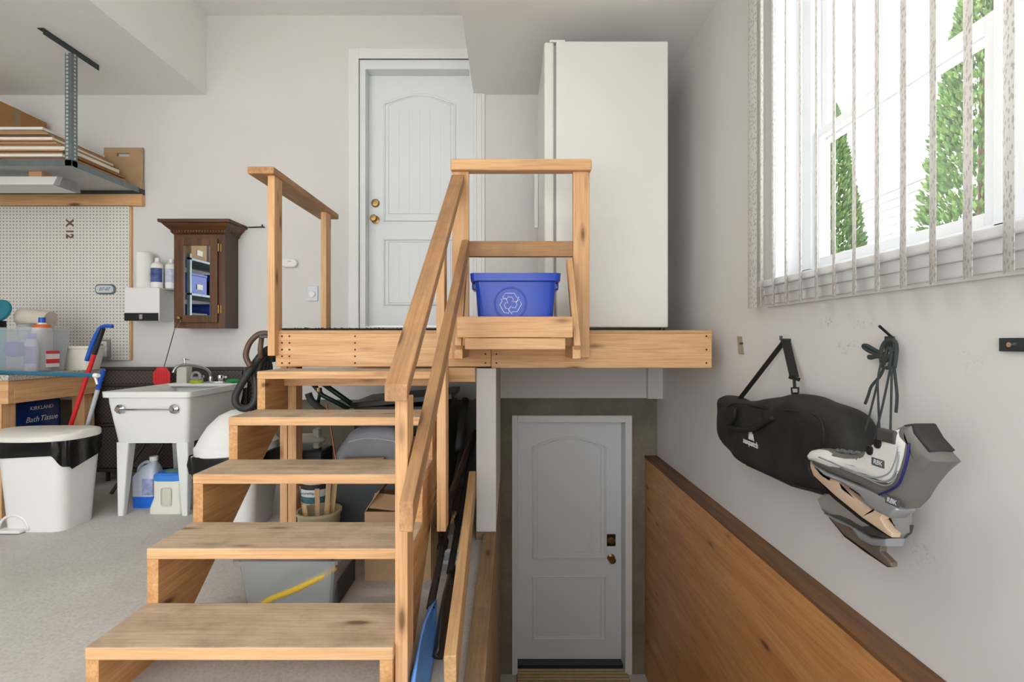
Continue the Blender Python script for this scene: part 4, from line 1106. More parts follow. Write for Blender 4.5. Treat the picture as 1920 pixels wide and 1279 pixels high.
def flat_lid(t, h):
    cx, cy = -2.715, 2.93
    bm = B(); loft(bm, [([(cx + .25 * math.copysign(abs(math.cos(a)) ** .75, math.cos(a)), cy + s * .19 * math.copysign(abs(math.sin(a)) ** .8, math.sin(a))) for a in [2 * PI * i / 40 for i in range(40)]], z) for z, s in ((h + .008, .97), (h + .012, 1), (h + .035, 1), (h + .045, .93), (h + .058, .5))])
    obj('lid', bm, mat('ivory_lid', (226, 224, 214), .4), t, True, autosmooth=.6)
pbn = waste_bin('pedal_bin', 'white pedal bin with black liner beside the workbench', -2.715, 2.95, .34, .24, .40, .30, .515, flat_lid)
bm = B(); arc = [(-2.815 + .085 * math.cos(a), .012 + .085 * math.sin(a)) for a in [PI * i / 12 for i in range(13)]]
tube(bm, [(p[0], 2.828, p[1]) for p in arc], .008, 8); obj('pedal_arch', bm, M_white_pl, pbn, True)
obj('pedal', bx(-2.885, -2.745, 2.79, 2.85, .004, .022, .006), M_white_pl, pbn)
def dome_lid(t, h):
    cx, cy = -1.62, 2.97
    bm = B(); lathe(bm, [(.215, 0), (.225, .006), (.225, .045), (.215, .055), (.19, .10), (.15, .16), (.09, .215), (.03, .24), (0, .242)], (cx, cy, h + .004), 36, M=Matrix.Rotation(-.06, 4, 'Y')); obj('dome_lid', bm, M_white_pl, t, True, autosmooth=.5)
waste_bin('dome_bin', 'white bin with big domed lid between the sink and the stairs', -1.62, 2.97, .30, .30, .38, .38, .43, dome_lid)

# hose hanging beside the landing
hz = thing('vacuum_hose', 'black vacuum hose coiled with a brown looped handle beside the landing', 'hose', (-1.42, 2.8, .70))
def hp(l, Y=2.80): return [P(x, y, Y + dy) for x, y, dy in l]
bm = B(); tube(bm, spline(hp([(512, 652, 0), (496, 660, 0), (478, 682, 0), (456, 715, 0), (442, 742, 0), (444, 760, .0), (461, 767, .02), (477, 754, .04), (480, 725, .05), (476, 695, .05), (488, 668, .05), (512, 655, .05)]), 5), .020, 10)
obj('hose_loop', bm, M_hose, hz, True)
for k in range(4):
    bm = B(); tube(bm, spline(hp([(515, 655 + 6 * k, .02 * k), (500, 662 + 5 * k, .02 * k), (487 + 6 * k, 685, .02 * k), (484 + 7 * k, 715, .03 + .02 * k), (488 + 7 * k, 745, .06), (500 + 4 * k, 760, .08)], 2.83), 4), .019, 8); obj('hose_coil', bm, M_hose, hz, True)
bm = B(); tube(bm, spline(hp([(470, 688, -.05), (461, 668, -.05), (468, 644, -.05), (484, 628, -.05), (502, 626, -.05), (512, 632, -.05)]), 5), .016, 8); tube(bm, hp([(491, 630, -.05), (488, 655, -.05), (489, 672, -.05)]), .014, 8); obj('handle_loop', bm, M_brownpl, hz, True)
obj('wall_hook', bx(-1.36, -1.293, 2.70, 2.73, 1.10, 1.115, .002), M_darksteel, hz)
# ================================================================= UNDER THE STAIRS AND LANDING
cs = thing('clear_storage_box', 'clear plastic storage box with yellow strap inside under the stairs', 'storage box', (-.86, 2.13, 0), rotz=0)
def R5(wd, dp): return rrect(wd, dp, .025, 3, -.885, 2.14)
bm = B(); loft(bm, [(R5(.34, .30), 0), (R5(.385, .345), .2), (R5(.415, .375), .203), (R5(.42, .38), .222), (R5(.40, .36), .222), (R5(.375, .335), .2), (R5(.332, .292), .004)])
obj('box_shell', bm, M_frost, cs)
bm = B(); tube(bm, spline([(-1.0, 2.0, .03), (-.95, 1.99, .06), (-.85, 1.985, .1), (-.74, 1.985, .155), (-.7, 2.0, .18)], 5), .014, 8); obj('yellow_strap', bm, mat('yellow_webbing', (226, 190, 60), .5), cs, True)
bm = B(); puff(bm, [(-1.0, .01), (-.70, .01), (-.70, .11), (-.8, .10), (-.9, .07), (-1.0, .05)], 2.02, 2.26, .01, 2, True, lambda a, u, v: (u, a, v)); obj('dark_contents', bm, mat('dark_tarp', (62, 66, 68), .7, var=.4, vscale=12), cs)
cx = thing('open_carton', 'open brown cardboard carton behind the newel post', 'box', (-.51, 2.43, 0))
bm = B()
for q in ((-.66, -.655, 2.26, 2.60), (-.365, -.36, 2.26, 2.60)): box(bm, q[0], q[1], q[2], q[3], 0, .31)
for q in ((2.26, 2.265), (2.595, 2.60)): box(bm, -.655, -.365, q[0], q[1], 0, .31)
box(bm, -.655, -.365, 2.265, 2.595, 0, .006); obj('carton_walls', bm, M_card2, cx)
for p0, p1, wd, up in (((-.66, 2.43, .31), (-.60, 2.43, .40), .30, (0, 1, 0)), ((-.51, 2.265, .312), (-.50, 2.33, .36), .27, (1, 0, 0))):
    bm = B(); beam(bm, p0, p1, .004, wd, up, 0); obj('flap', bm, M_card2, cx)
bk = thing('beige_bucket', 'beige bucket holding wooden sticks under the stairs', 'bucket', (-.98, 2.56, 0))
bm = B(); lathe(bm, [(0, 0), (.088, 0), (.105, .205), (.112, .207), (.112, .22), (.102, .22), (.085, .006), (0, .006)], (-.98, 2.56, 0), 28); obj('pail', bm, mat('beige_pail', (192, 180, 146), .5), bk, True, autosmooth=.6)
for k, (dx, dy, h, c) in enumerate(((-.055, -.03, .26, M_card2), (-.005, -.01, .33, W['z']), (.045, .0, .42, W['z']), (.06, .03, .36, W['z']))):
    board('paint_stick', (-.98 + dx * .6, 2.56 + dy, .01), (-.98 + dx * 1.15, 2.56 + dy * 1.2, h), .026, .006, wood('stick_pine', (226, 196, 150), (196, 160, 110), 'x', .7, False), None, up=(0, 1, 0))
    o = bpy.context.scene.collection.objects[-1]
    o['label'] = ['short stir stick at the left rim of the beige bucket', 'pale flat stir stick upright in the beige bucket', 'tall wooden stick leaning right in the beige bucket', 'broken wooden lath at the back of the beige bucket'][k]; o['category'] = 'stick'; o['group'] = 'sticks in the beige bucket'
for z, lab, bodym in ((0, 'plain metal paint can standing on the floor under another can', M_steel), (.131, 'wood stain can with a forest landscape label under the stairs', mat('stain_can_label', (226, 228, 228), .4))):
    pc = thing('paint_can', lab, 'paint can', (-1.088, 2.80, z), 'stacked paint cans')
    hh = .13 if z == 0 else .18
    bm = B(); lathe(bm, [(0, 0), (.08, 0), (.082, .004), (.08, .008), (.08, hh - .01), (.083, hh - .004), (.08, hh), (.07, hh), (.068, hh - .006), (0, hh - .006)], (-1.088, 2.80, z), 24); obj('can_body', bm, bodym, pc, True, autosmooth=.6)
    if z:
        for z0, z1, c in ((.0, .06, mat('rust_landscape', (150, 92, 52), .5, var=.35, vscale=30)), (.06, .10, mat('forest_teal', (60, 104, 112), .5, var=.4, vscale=40)), (.135, .168, mat('label_dark', (52, 50, 48), .5))):
            bm = B(); lathe(bm, [(.0806, z0 + .004), (.0806, z1)], (-1.088, 2.80, z), 24)
            bm2 = B(); n = 16; ra = .0808; rings = [[bm2.verts.new((-1.088 + ra * math.cos(a), 2.80 + ra * math.sin(a), z + zz)) for a in [-PI * .95 + PI * .8 * i / n for i in range(n + 1)]] for zz in (z0 + .004, z1)]
            for i in range(n): bm2.faces.new((rings[0][i], rings[0][i + 1], rings[1][i + 1], rings[1][i]))
            bm.free(); obj('label_band', bm2, c, pc, True)
        obj('lettering', text_bm('Decorating Oil', .019, .0006, face_cam((-1.10, 2.7185, z + .122))), mat('ink_grey', (60, 66, 70), .5), pc)
    bm = B(); tube(bm, [(-1.088 + .083 * math.cos(a), 2.80 - .02 - .07 * math.sin(a) * .4, z + hh * .8 - .075 * math.sin(a)) for a in [PI * i / 12 for i in range(13)]], .002, 5); obj('wire_handle', bm, M_chrome, pc)
# dark flat things under the landing
bm = B(); beam(bm, (-.80, 2.715, .003), (-.80, 2.785, .33), .50, .016, (0, -1, .2)); obj('leaning_board', bm, mat('slate_board', (72, 76, 80), .6, var=.1), None, False, 'slate grey panel leaning behind the bucket under the landing', 'panel')
tc = thing('tool_chest', 'black metal tool chest standing under the landing', 'tool chest', (-.72, 3.5, 0))
obj('chest_body', bx(-1.02, -.40, 3.25, 3.75, 0, .66, .006), mat('black_enamel', (34, 36, 37), .35), tc)
bm = B(); beam(bm, (-1.04, 3.5, .665), (-.38, 3.5, .725), .54, .035); obj('sloped_lid', bm, mat('black_enamel', (34, 36, 37), .35), tc)
for k in range(3): obj('drawer_front', bx(-1.0, -.42, 3.243, 3.25, .06 + k * .2, .23 + k * .2, .003), mat('black_enamel2', (44, 46, 47), .4), tc)
for k in range(3): obj('drawer_handle', bx(-.78, -.64, 3.232, 3.243, .15 + k * .2, .165 + k * .2, .003), M_darksteel, tc)
dgl = thing('green_tube_frame', 'dark green tube frame with black grip under the top tread', 'frame', (-1.0, 3.1, .5))
bm = B(); tube(bm, [P(572, 705, 3.1), P(605, 742, 3.1), P(655, 768, 3.12)], .014, 8); tube(bm, [P(600, 716, 3.13), P(658, 757, 3.13)], .016, 8); tube(bm, [P(578, 705, 3.14), P(600, 735, 3.13), P(596, 760, 3.12)], .011, 8); obj('tube', bm, mat('dark_green_enamel', (24, 52, 48), .3), dgl, True)
bm = B(); tube(bm, spline([P(578, 738, 3.09), P(584, 752, 3.09), P(602, 768, 3.09), P(622, 780, 3.1)], 4), .022, 10); obj('foam_grip', bm, mat('foam_grey', (66, 66, 64), .8), dgl, True)
bm = B(); lathe(bm, [(0, -.012), (.018, -.012), (.018, .012), (0, .012)], P(598, 731, 3.1), 14); obj('brass_clamp', bm, M_brass, dgl)
bm = B(); cyl(bm, P(612, 756, 3.05), P(630, 866, 2.98), .006); obj('copper_rod', bm, mat('copper', (176, 110, 82), .35, .8), None, False, 'thin copper rod standing under the upper treads', 'rod')
gb = thing('dust_sheet_bag', 'grey plastic dust sheet bundle on a dark crate under the landing', 'bag', (-.78, 3.0, .22))
obj('crate', bx(-1.02, -.45, 2.85, 3.2, 0, .36, .006), mat('dark_crate', (46, 50, 52), .5), gb)
pts = [(-1.01, .361), (-.5, .361), (-.47, .44), (-.52, .51), (-.62, .49), (-.70, .57), (-.90, .565), (-.98, .50)]
bm = B(); puff(bm, [tuple(p)[:2] for p in [(q.x, q.y) for q in spline([Vector((a, b, 0)) for a, b in pts], 3, True)]], 2.93, 3.15, .04, 3, True, lambda a, u, v: (u, a, v)); obj('sheet_bundle', bm, mat('grey_plastic_sheet', (150, 152, 160), .35, var=.12, bmp=.5, bscale=16), gb, True)
bm = B(); tube(bm, spline([(-.95, 2.93, .49), (-.84, 2.926, .515), (-.70, 2.926, .50), (-.58, 2.93, .47)], 4), .0035, 6); obj('zip_line', bm, M_white_pl, gb)
rp = thing('rolled_poster', 'tan paper roll with dark lettering on the crate', 'roll', (-.85, 2.88, .36))
c0, c1 = Vector((-.96, 2.88, .385)), Vector((-.73, 2.89, .39))
bm = B(); cyl(bm, c0, c1, .024, n=14); obj('paper_tube', bm, mat('kraft_paper', (176, 150, 120), .8), rp, True, autosmooth=.8)
mm = (c0 + c1) / 2; d = (c1 - c0).normalized()
obj('lettering', text_bm('noc', .05, .001, frame_M(mm + Vector((0, -.0245, .002)), d, (0, 0, 1))), M_black_pl, rp)
hm = thing('grey_bumper_shell', 'curved grey plastic shell beside the support leg', 'shell', (-1.16, 3.0, .42))
bm = B(); lathe(bm, [(0, 0), (.1, .012), (.105, .03), (.06, .055), (0, .06)], P(578, 832, 3.0), 20, 1.0, .6); obj('shell_cap', bm, mat('shell_grey', (172, 170, 158), .4), hm, True)
obj('shell_upright', bx(-1.18, -1.14, 2.97, 3.03, .44, .56, .01), mat('shell_grey', (172, 170, 158), .4), hm)
obj('shell_base', bx(-1.28, -1.1, 2.9, 3.1, 0, .44, .01), mat('dark_case', (40, 44, 48), .5), hm)

# ---------------------------------------------------------------- paddles and boards beside the stairs
def paddle(label, a, b, blade_m, blade_len, wdt, side):
    a, b = Vector(a), Vector(b); d = (b - a).normalized(); t = thing('kayak_paddle', label, 'paddle', a, 'paddles beside the stairs')
    m = a + d * blade_len
    bm = B(); cyl(bm, m - d * .04, b, .015, n=12); obj('shaft', bm, mat('paddle_shaft', (46, 47, 48), .4), t, True, autosmooth=.8)
    s = d.cross(Vector(side)).normalized(); n = s.cross(d)
    bm = B(); rings = []
    for i in range(13):
        u = i / 12; hw = wdt * (math.sin(PI * min(1, u * .93 + .07)) ** .6) * (1 if u < .6 else 1 - .55 * (u - .6) / .4); c = a + d * blade_len * u
        rings.append([bm.verts.new(c + s * (hw * math.cos(q)) + n * (.010 * math.sin(q) + .02 * math.cos(q) ** 2)) for q in [2 * PI * j / 12 for j in range(12)]])
    skin(bm, rings); obj('blade', bm, blade_m, t, True)
    bm = B(); e = m + d * .35; cyl(bm, e - d * .02, e + d * .02, .024, n=14); obj('drip_ring', bm, M_black_pl, t)
    return t
paddle('kayak paddle with bright blue blade resting at the foot of the stairs', (-.285, 1.40, .03), (-.315, 3.5, .46), mat('paddle_blue', (96, 152, 228), .35, var=.12, vscale=5), .46, .065, (1, .0, .25))
paddle('kayak paddle with black blade beside the leaning pine board', (-.245, 1.62, .06), (-.25, 3.55, .44), mat('paddle_black', (38, 38, 38), .3), .46, .045, (1, 0, .3))
bm = B(); o = board('dark_plank', (-.325, 2.2, .23), (-.25, 3.3, .45), .014, .075, W_dark, None, up=(0, 0, 1)); o['label'] = 'dark weathered plank slanting up beside the stairs'; o['category'] = 'plank'
o = board('pine_board', (-.171, 1.42, .125), (-.206, 2.715, .31), .036, .14, wood('leaning_pine', (216, 178, 130), (186, 142, 94), 'x', .65), None); o['label'] = 'long pine board leaning along the stairwell curb'; o['category'] = 'board'
bm = B(); puff(bm, [(3.2, .54), (3.45, .61), (3.5, .68), (3.4, .70), (3.2, .62), (2.95, .46), (2.98, .42)], -.33, -.29, .012, 2); obj('black_paddle_bag', bm, M_black_cloth, None, True, 'black fabric sleeve lying over the paddles under the landing', 'sleeve')
sl = thing('slotted_block', 'notched pine block lying on a board beside the stairs', 'block', (-.29, 2.75, .17))
bm = B(); box(bm, -.325, -.255, 2.55, 3.1, .175, .182); obj('block_board', bm, W_dark, sl)
bm = B()
for k in range(4): box(bm, -.322 + k * .018, -.312 + k * .018, 2.50, 2.56, .17, .21, .001)
box(bm, -.322, -.258, 2.50, 2.56, .182, .195); obj('block_teeth', bm, W['y'], sl)
sbx = thing('small_white_box', 'small white carton with printed label on the floor by the stringer', 'box', (-.30, 2.35, 0))
obj('carton', bx(-.335, -.225, 2.42, 2.6, 0, .075, .003), mat('box_white', (216, 220, 222), .5), sbx)
obj('printed_label', bx(-.325, -.24, 2.4185, 2.42, .02, .06, 0), mat('box_label', (170, 176, 182), .5, var=.3, vscale=60), sbx)

# ================================================================= RIGHT WALL
# duffel bag
dg = thing('duffel_bag', 'black duffel bag hanging by its strap on the right wall', 'bag', (1.1, 2.1, .45))
XBG = 1.06
def yz(px, X): q = PX(px[0], px[1], X); return (q.y, q.z)
outl = [(1350, 744), (1368, 746), (1392, 753), (1440, 746), (1487, 739), (1530, 752), (1572, 770), (1598, 808), (1610, 850), (1600, 890), (1566, 930), (1535, 930), (1478, 914), (1420, 886), (1376, 860), (1352, 822), (1345, 780)]
op = [(q.x, q.y) for q in spline([Vector((*yz(p, XBG), 0)) for p in outl], 4, True)]
bm = B(); puff(bm, op, 1.03, 1.172, .065, 6); 
rn = random.Random(5)
for v in bm.verts: v.co.x += .006 * math.sin(v.co.y * 31 + v.co.z * 17) + .004 * math.sin(v.co.z * 47 - v.co.y * 23)
obj('bag_body', bm, M_black_cloth, dg, True)
XF = 1.0
def seam(pts, X, r, nm, m=M_black_web, per=5): b_ = B(); tube(b_, spline([PX(a, b, X) for a, b in pts], per), r, 7); return obj(nm, b_, m, dg, True)
seam([(1362, 765), (1378, 757), (1408, 760), (1450, 768), (1500, 772), (1532, 781), (1543, 800), (1545, 835), (1540, 880)], 1.034, .005, 'zip_seam')
seam([(1365, 800), (1385, 806), (1412, 805), (1430, 795), (1450, 783)], 1.022, .011, 'carry_handle')
seam([(1365, 800), (1376, 785), (1378, 765)], 1.022, .011, 'carry_handle')
seam([(1400, 872), (1460, 898), (1520, 918), (1562, 926)], 1.045, .004, 'lower_piping')
hk = PX(1471, 640, 1.165)
b_ = B(); beam(b_, PX(1386, 750, 1.10), PX(1470, 641, 1.165), .004, .024, (-1, 0, 0), 0); s_ = obj('shoulder_strap', b_, M_black_web, dg)
b_ = B(); beam(b_, PX(1473, 638, 1.165), PX(1489, 706, 1.13), .004, .036, (-1, 0, 0), 0); obj('strap_pad', b_, M_black_web, dg)
b_ = B(); tube(b_, [PX(1481, 706, 1.13), PX(1499, 711, 1.13), PX(1498, 714, 1.13), PX(1480, 709, 1.13)], .004, 6, True); tube(b_, [PX(1489, 710, 1.13), PX(1490, 728, 1.12)], .006, 6); tube(b_, [PX(1484, 728, 1.12), PX(1497, 728, 1.12), PX(1497, 738, 1.11), PX(1485, 738, 1.11)], .004, 6, True); obj('swivel_clip', b_, M_black_pl, dg)
b_ = B(); cyl(b_, (1.1895, hk.y, hk.z + .004), (1.15, hk.y, hk.z + .004), .006); cyl(b_, (1.15, hk.y, hk.z + .004), (1.15, hk.y, hk.z + .022), .006); obj('wall_peg', b_, M_darksteel, dg)
lo = PX(1408, 826, 1.025)
M_print = mat('white_print_bag', (222, 222, 222), .6)
lg = obj('brand_lettering', text_bm('sasquatch', .034, .001, face_room((1.0225, lo.y, lo.z - .012)), bold=.0008), M_print, dg)
b_ = B()
for k, (dy, h) in enumerate(((-.012, .035), (0, .05), (.012, .04), (.022, .03))):
    v = [b_.verts.new((1.0225, lo.y - dy - .008, lo.z + .002)), b_.verts.new((1.0225, lo.y - dy + .006, lo.z + .002)), b_.verts.new((1.0225, lo.y - dy + .002, lo.z + h))]
    w_ = [b_.verts.new((1.024, q.co.y, q.co.z)) for q in v]
    b_.faces.new(v); b_.faces.new(w_[::-1])
    for i in range(3): b_.faces.new((v[i], v[(i + 1) % 3], w_[(i + 1) % 3], w_[i]))
obj('brand_emblem', b_, M_print, dg, kind='stuff')

# ice skates
M_sk_white = mat('skate_white', (226, 226, 222), .35); M_sk_grey = mat('skate_grey', (112, 110, 106), .5, var=.08); M_sk_silver = mat('skate_silver', (172, 176, 180), .3, .4)
M_tan = mat('holder_tan', (212, 186, 160), .45); M_blade = mat('skate_blade', (58, 56, 52), .35, .7)
def cz(p): return (1500 + p[0] * .25, 760 + p[1] * .25)
def slab(pts, X, x0, x1, r, nm, m, parent, per=0, smooth=True):
    q = [Vector((*yz(cz(p), X), 0)) for p in pts]
    if per: q = spline(q, per, True)
    b_ = B(); puff(b_, [(v.x, v.y) for v in q], x0, x1, r, 4 if r > .01 else 2); return obj(nm, b_, m, parent, smooth, autosmooth=.9)
SIL = [(125, 370), (150, 335), (200, 325), (270, 335), (330, 362), (420, 374), (520, 365), (600, 300), (700, 235), (800, 170), (870, 140), (940, 140), (965, 210), (1050, 320), (1138, 428), (1050, 510), (960, 620), (900, 720), (840, 775), (760, 730), (600, 645), (500, 592), (380, 547), (220, 480), (140, 425)]
UPW = [(128, 372), (150, 338), (200, 328), (270, 338), (330, 370), (420, 385), (520, 382), (565, 358), (600, 305), (700, 240), (800, 178), (850, 162), (900, 215), (953, 280), (940, 400), (910, 500), (870, 590), (800, 633), (720, 608), (600, 558), (450, 518), (320, 495), (220, 456), (140, 420)]
SOL = [(135, 428), (260, 505), (400, 560), (520, 610), (620, 650), (700, 690), (800, 765), (808, 790), (742, 850), (650, 805), (570, 748), (510, 668), (400, 600), (250, 535), (150, 450)]
HOL = [(105, 420), (150, 428), (140, 458), (190, 520), (250, 560), (268, 535), (330, 575), (350, 625), (450, 700), (585, 790), (610, 755), (665, 800), (640, 855), (690, 925), (732, 962), (722, 992), (690, 975), (500, 845), (300, 685), (130, 530), (108, 470)]
BLD = [(72, 440), (104, 424), (110, 472), (132, 532), (300, 688), (500, 848), (690, 978), (722, 994), (700, 1000), (480, 870), (280, 712), (105, 545), (74, 482)]
def skate(label, dx, dy, X, x0, x1, up_m, group):
    S = lambda L: [(p[0] + dx, p[1] + dy) for p in L]
    c = PX(*cz((600 + dx, 900 + dy)), X)
    t = thing('ice_skate', label, 'ice skate', c, group)
    w_ = x1 - x0
    slab(S(SIL), X, x0, x1, w_ * .36, 'boot', M_sk_grey, t)
    up = slab(S(UPW), X, x0 - .004, x1 + .004, w_ * .36, 'upper_panel', up_m, t)
    slab(S(SOL), X, x0 + .012, x1 - .012, .008, 'sole_holder', M_sk_silver, t)
    slab(S(HOL), X, (x0 + x1) / 2 - .012, (x0 + x1) / 2 + .012, .003, 'blade_holder', M_tan if dx == 0 else mat('holder_dark', (110, 98, 84), .45), t)
    slab(S(BLD), X, (x0 + x1) / 2 - .006, (x0 + x1) / 2 + .006, .001, 'blade', M_blade, t)
    def line(pts, r, nm, m, xx): b_ = B(); tube(b_, spline([Vector((xx, *yz(cz((p[0] + dx, p[1] + dy)), X))) for p in pts], 4), r, 6); obj(nm, b_, m, up, True)
    line([(955, 285), (942, 400), (912, 500), (872, 592), (802, 640), (720, 672)], .003, 'blue_piping', mat('navy_piping', (40, 44, 110), .4), x0 - .003)
    for q in ([(250, 390), (450, 470), (650, 540), (790, 520), (850, 420), (875, 310)], [(330, 420), (520, 500), (700, 570), (810, 560), (860, 470), (880, 350)], [(420, 470), (600, 540), (740, 600), (820, 590), (870, 500)]):
        line(q, .0022, 'swoosh_rib', M_sk_silver, x0 - .0035)
    for q in ((650, 340), (712, 290)):
        cc = yz(cz((q[0] + dx, q[1] + dy)), X); b_ = B(); lathe(b_, [(0, 0), (.013, 0), (.012, .004), (.006, .005), (0, .003)], (x0 - .003, *cc), 14, 1, 1.0, M=Matrix.Rotation(-PI / 2, 4, 'Y')); obj('lace_hook', b_, M_black_pl, up)
    cc = yz(cz((770 + dx, 225 + dy)), X); b_ = B(); box(b_, x0 - .008, x0 + .01, cc[0] - .035, cc[0] + .025, cc[1] - .018, cc[1] + .014, .005); obj('ankle_strap', b_, mat('strap_grey', (72, 70, 68), .5), up)
    for q, tx in (((716, 433), 'RBK'), ((826, 722), 'RBK')):
        c0_ = yz(cz((q[0] + dx, q[1] + dy)), X); obj('badge_lettering', text_bm(tx, .017, .0006, face_room((x0 - .0058, c0_[0], c0_[1])), shear=.2), mat('white_ink', (226, 230, 236), .5), t)
        cc = yz(cz((q[0] + dx, q[1] + dy)), X); b_ = B(); box(b_, x0 - .0055, x0 - .003, cc[0] - .022, cc[0] + .022, cc[1] - .010, cc[1] + .010, .002); bd = obj('badge', b_, mat('badge_grey', (90, 90, 90), .4), up)
    for k in range(5):
        a = (290 + k * 55, 345 + k * 7); line([(a[0], a[1] - 8), (a[0] + 25, a[1] + 8), (a[0] + 45, a[1] - 4)], .006, 'lace_crossing', mat('lace_grey', (104, 108, 108), .8), x0 + w_ * .45)
    cc = cz((1010 + dx, 260 + dy)); b_ = B(); puff(b_, [yz(cz((p[0] + dx, p[1] + dy)), X) for p in ((860, 150), (940, 138), (1000, 240), (1085, 340), (1060, 360), (950, 235))], x0 + .01, x1 - .01, .006, 2); obj('padded_collar', b_, mat('collar_black', (52, 50, 50), .7), t, True)
    return t
GS = 'pair of ice skates hung on the wall'
skate('white and grey ice skate hung in front by its laces', 0, 0, .975, .935, 1.012, M_sk_white, GS)
s2 = thing('ice_skate', 'dull grey ice skate hung behind the white one, nearer the wall', 'ice skate', PX(1640, 985, 1.08), GS)
X2, xa2, xb2 = 1.075, 1.04, 1.115
slab([(190, 700), (230, 660), (300, 640), (390, 600), (480, 560), (600, 500), (720, 540), (765, 700), (768, 870), (755, 960), (715, 1000), (600, 965), (440, 895), (330, 852), (230, 805)], X2, xa2, xb2, .022, 'boot', mat('skate_dull', (150, 146, 142), .5, var=.1), s2)
slab([(300, 822), (380, 818), (460, 850), (540, 905), (700, 880), (762, 900), (750, 965), (712, 1000), (600, 972), (520, 940), (440, 898)], X2, xa2 - .003, xb2, .012, 'heel_panel', mat('heel_dark', (70, 69, 68), .5), s2)
slab([(228, 808), (330, 852), (440, 898), (500, 945), (590, 992), (715, 1002), (705, 1060), (590, 1055), (510, 1015), (440, 925), (330, 880)], X2, xa2 + .008, xb2 - .008, .008, 'sole_holder', M_sk_silver, s2)
slab([(222, 790), (262, 812), (300, 860), (345, 850), (372, 905), (470, 985), (575, 1050), (590, 1030), (622, 1055), (618, 1100), (698, 1180), (700, 1212), (665, 1206), (500, 1085), (345, 975), (235, 850)], X2, 1.068, 1.088, .003, 'blade_holder', mat('holder_dark', (110, 98, 84), .45), s2)
slab([(212, 785), (224, 792), (237, 852), (345, 980), (500, 1090), (665, 1210), (700, 1216), (655, 1216), (490, 1105), (335, 990), (220, 850)], X2, 1.074, 1.082, .001, 'blade', M_blade, s2)
cc = yz(cz((715, 930)), X2); obj('badge', bx(xa2 - .005, xa2 - .002, cc[0] - .02, cc[0] + .02, cc[1] - .009, cc[1] + .009, .001), mat('badge_grey', (90, 90, 90), .4), s2)
lc = thing('skate_laces', 'knotted dark laces holding the skates on the wall bracket', 'laces', PX(1668, 690, 1.16))
def lace(pts, nm='lace', r=.0032, X=1.15): b_ = B(); tube(b_, spline([PX(a, b, X) for a, b in pts], 5), r, 6); obj(nm, b_, mat('dark_lace', (58, 64, 64), .8), lc, True)
for q in ([(1652, 680), (1646, 715), (1647, 760), (1650, 836)], [(1670, 688), (1655, 760), (1634, 846)], [(1672, 690), (1671, 750), (1669, 826)], [(1646, 715), (1630, 780), (1612, 842)]): lace(q, 'hanging_lace', X=1.10)
for q in ([(1658, 688), (1650, 706), (1634, 725), (1628, 742), (1622, 758)], [(1676, 688), (1679, 712), (1682, 745), (1680, 774)]): lace(q, 'loose_end', .0045)
for q in ([(1655, 668), (1632, 660), (1619, 651), (1624, 648), (1642, 658), (1656, 664)], [(1655, 670), (1640, 669), (1630, 669), (1632, 672), (1645, 668)], [(1654, 690), (1652, 660), (1660, 642), (1676, 640), (1681, 655), (1677, 690)], [(1656, 685), (1664, 655), (1672, 660), (1668, 688), (1662, 690)], [(1650, 665), (1662, 672), (1674, 664), (1660, 678), (1652, 676)]): lace(q, 'knot', .006)
br = thing('wall_bracket', 'small steel tab and nail that the laces hang from', 'bracket', PX(1668, 650, 1.185))
c = PX(1671, 642, 1.18); obj('tab', bx(1.172, 1.178, c.y - .018, c.y + .018, c.z - .025, c.z + .018, .001), M_darksteel, br)
b_ = B(); cyl(b_, (1.1895, c.y, c.z + .008), (1.14, c.y - .004, c.z + .05), .004); obj('nail', b_, M_black_pl, br)
c = PX(1391, 648, 1.185); bt = thing('picture_tab', 'bent tan metal tab on the wall by the landing corner', 'bracket', c)
b_ = B(); beam(b_, c + Vector((-.004, .012, .045)), c + Vector((-.008, -.012, -.045)), .004, .03, (-1, 0, 0), .001); obj('tab', b_, mat('tan_metal', (150, 136, 112), .5, .4), bt)
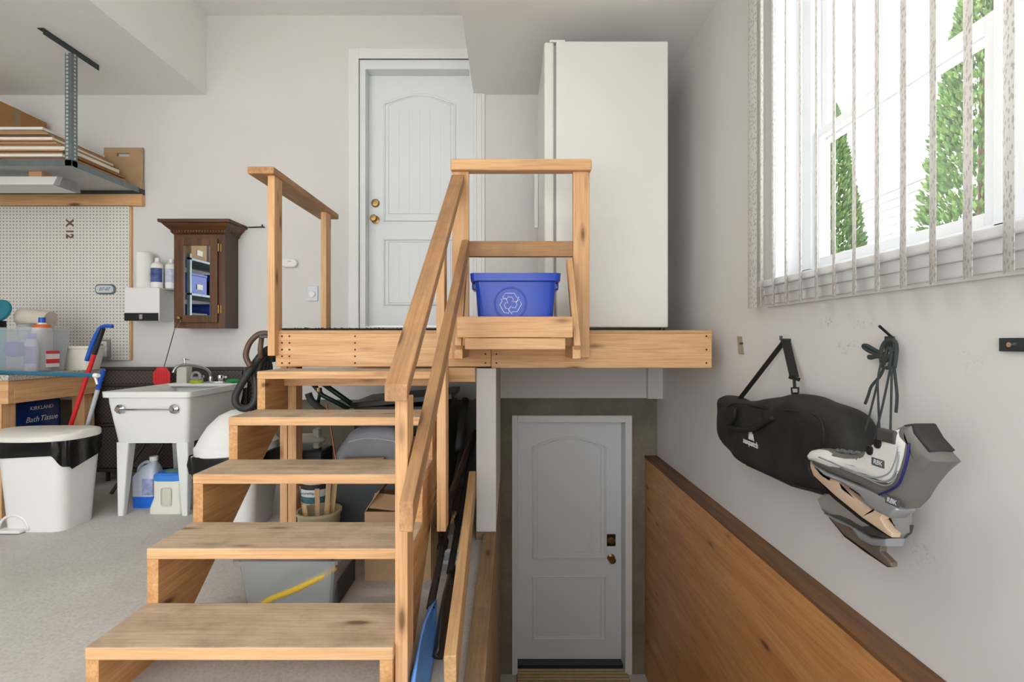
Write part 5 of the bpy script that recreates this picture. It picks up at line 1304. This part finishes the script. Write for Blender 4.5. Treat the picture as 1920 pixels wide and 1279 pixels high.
b_ = B(); cyl(b_, c + Vector((.0045, 0, .01)), c + Vector((-.012, 0, .01)), .005); obj('screw', b_, M_darksteel, bt)
c = PX(1900, 647, 1.183); ms = thing('metal_strap', 'flat steel strap screwed to the wall under the blinds', 'bracket', c)
obj('strap_plate', bx(1.178, 1.184, c.y - .12, c.y + .03, c.z - .016, c.z + .016, .001), M_darksteel, ms)
b_ = B(); cyl(b_, (1.1895, c.y, c.z), (1.172, c.y, c.z), .006); obj('screw', b_, M_chrome, ms)

# ================================================================= STORAGE SHELF ON THE LEFT WALL (seen in the cabinet mirror)
sh = thing('storage_shelf', 'grey steel shelving unit along the left garage wall', 'shelving', (-4.35, .1, 0))
for y in (-.9, 1.1):
    for x in (-4.58, -4.12): obj('upright', bx(x, x + .04, y, y + .04, 0, 2.2, .002), M_steel, sh)
SZ = (.3, .8, 1.25, 1.7, 2.15)
for z in SZ: obj('shelf_board', bx(-4.58, -4.08, -.9, 1.14, z - .03, z, .002), M_steel, sh)
cols = [M_card, M_blue_bin, M_card2, M_cardw, M_black_pl, mat('bin_grey', (170, 174, 176), .5)]
nm = ['brown', 'blue', 'tan', 'white', 'black', 'grey']
wh = ['lowest shelf', 'second shelf', 'middle shelf', 'fourth shelf', 'top shelf']
ps = ['at the rear end of the', 'beside the rear box on the', 'in the middle of the', 'past the middle of the', 'at the front end of the']
for i, z in enumerate(SZ):
    for k in range(5):
        c = (i * 2 + k * 3 + (i == 3) ) % 6; y = -.84 + k * .39; hgt = .2 + .07 * ((i + k) % 3)
        t = thing('storage_carton', '%s storage box %s %s of the steel shelving' % (nm[c], ps[k], wh[i]), 'box', (-4.33, y + .16, z), 'boxes on the steel shelving')
        obj('box_body', bx(-4.54, -4.12, y, y + .33, z, z + hgt - .03, .006), cols[c], t)
        obj('box_lid', bx(-4.545, -4.115, y - .005, y + .335, z + hgt - .03, z + hgt, .006), cols[c], t)
        obj('box_label', bx(-4.115, -4.1135, y + .1, y + .22, z + .06, z + .13, 0), M_cardw, t)
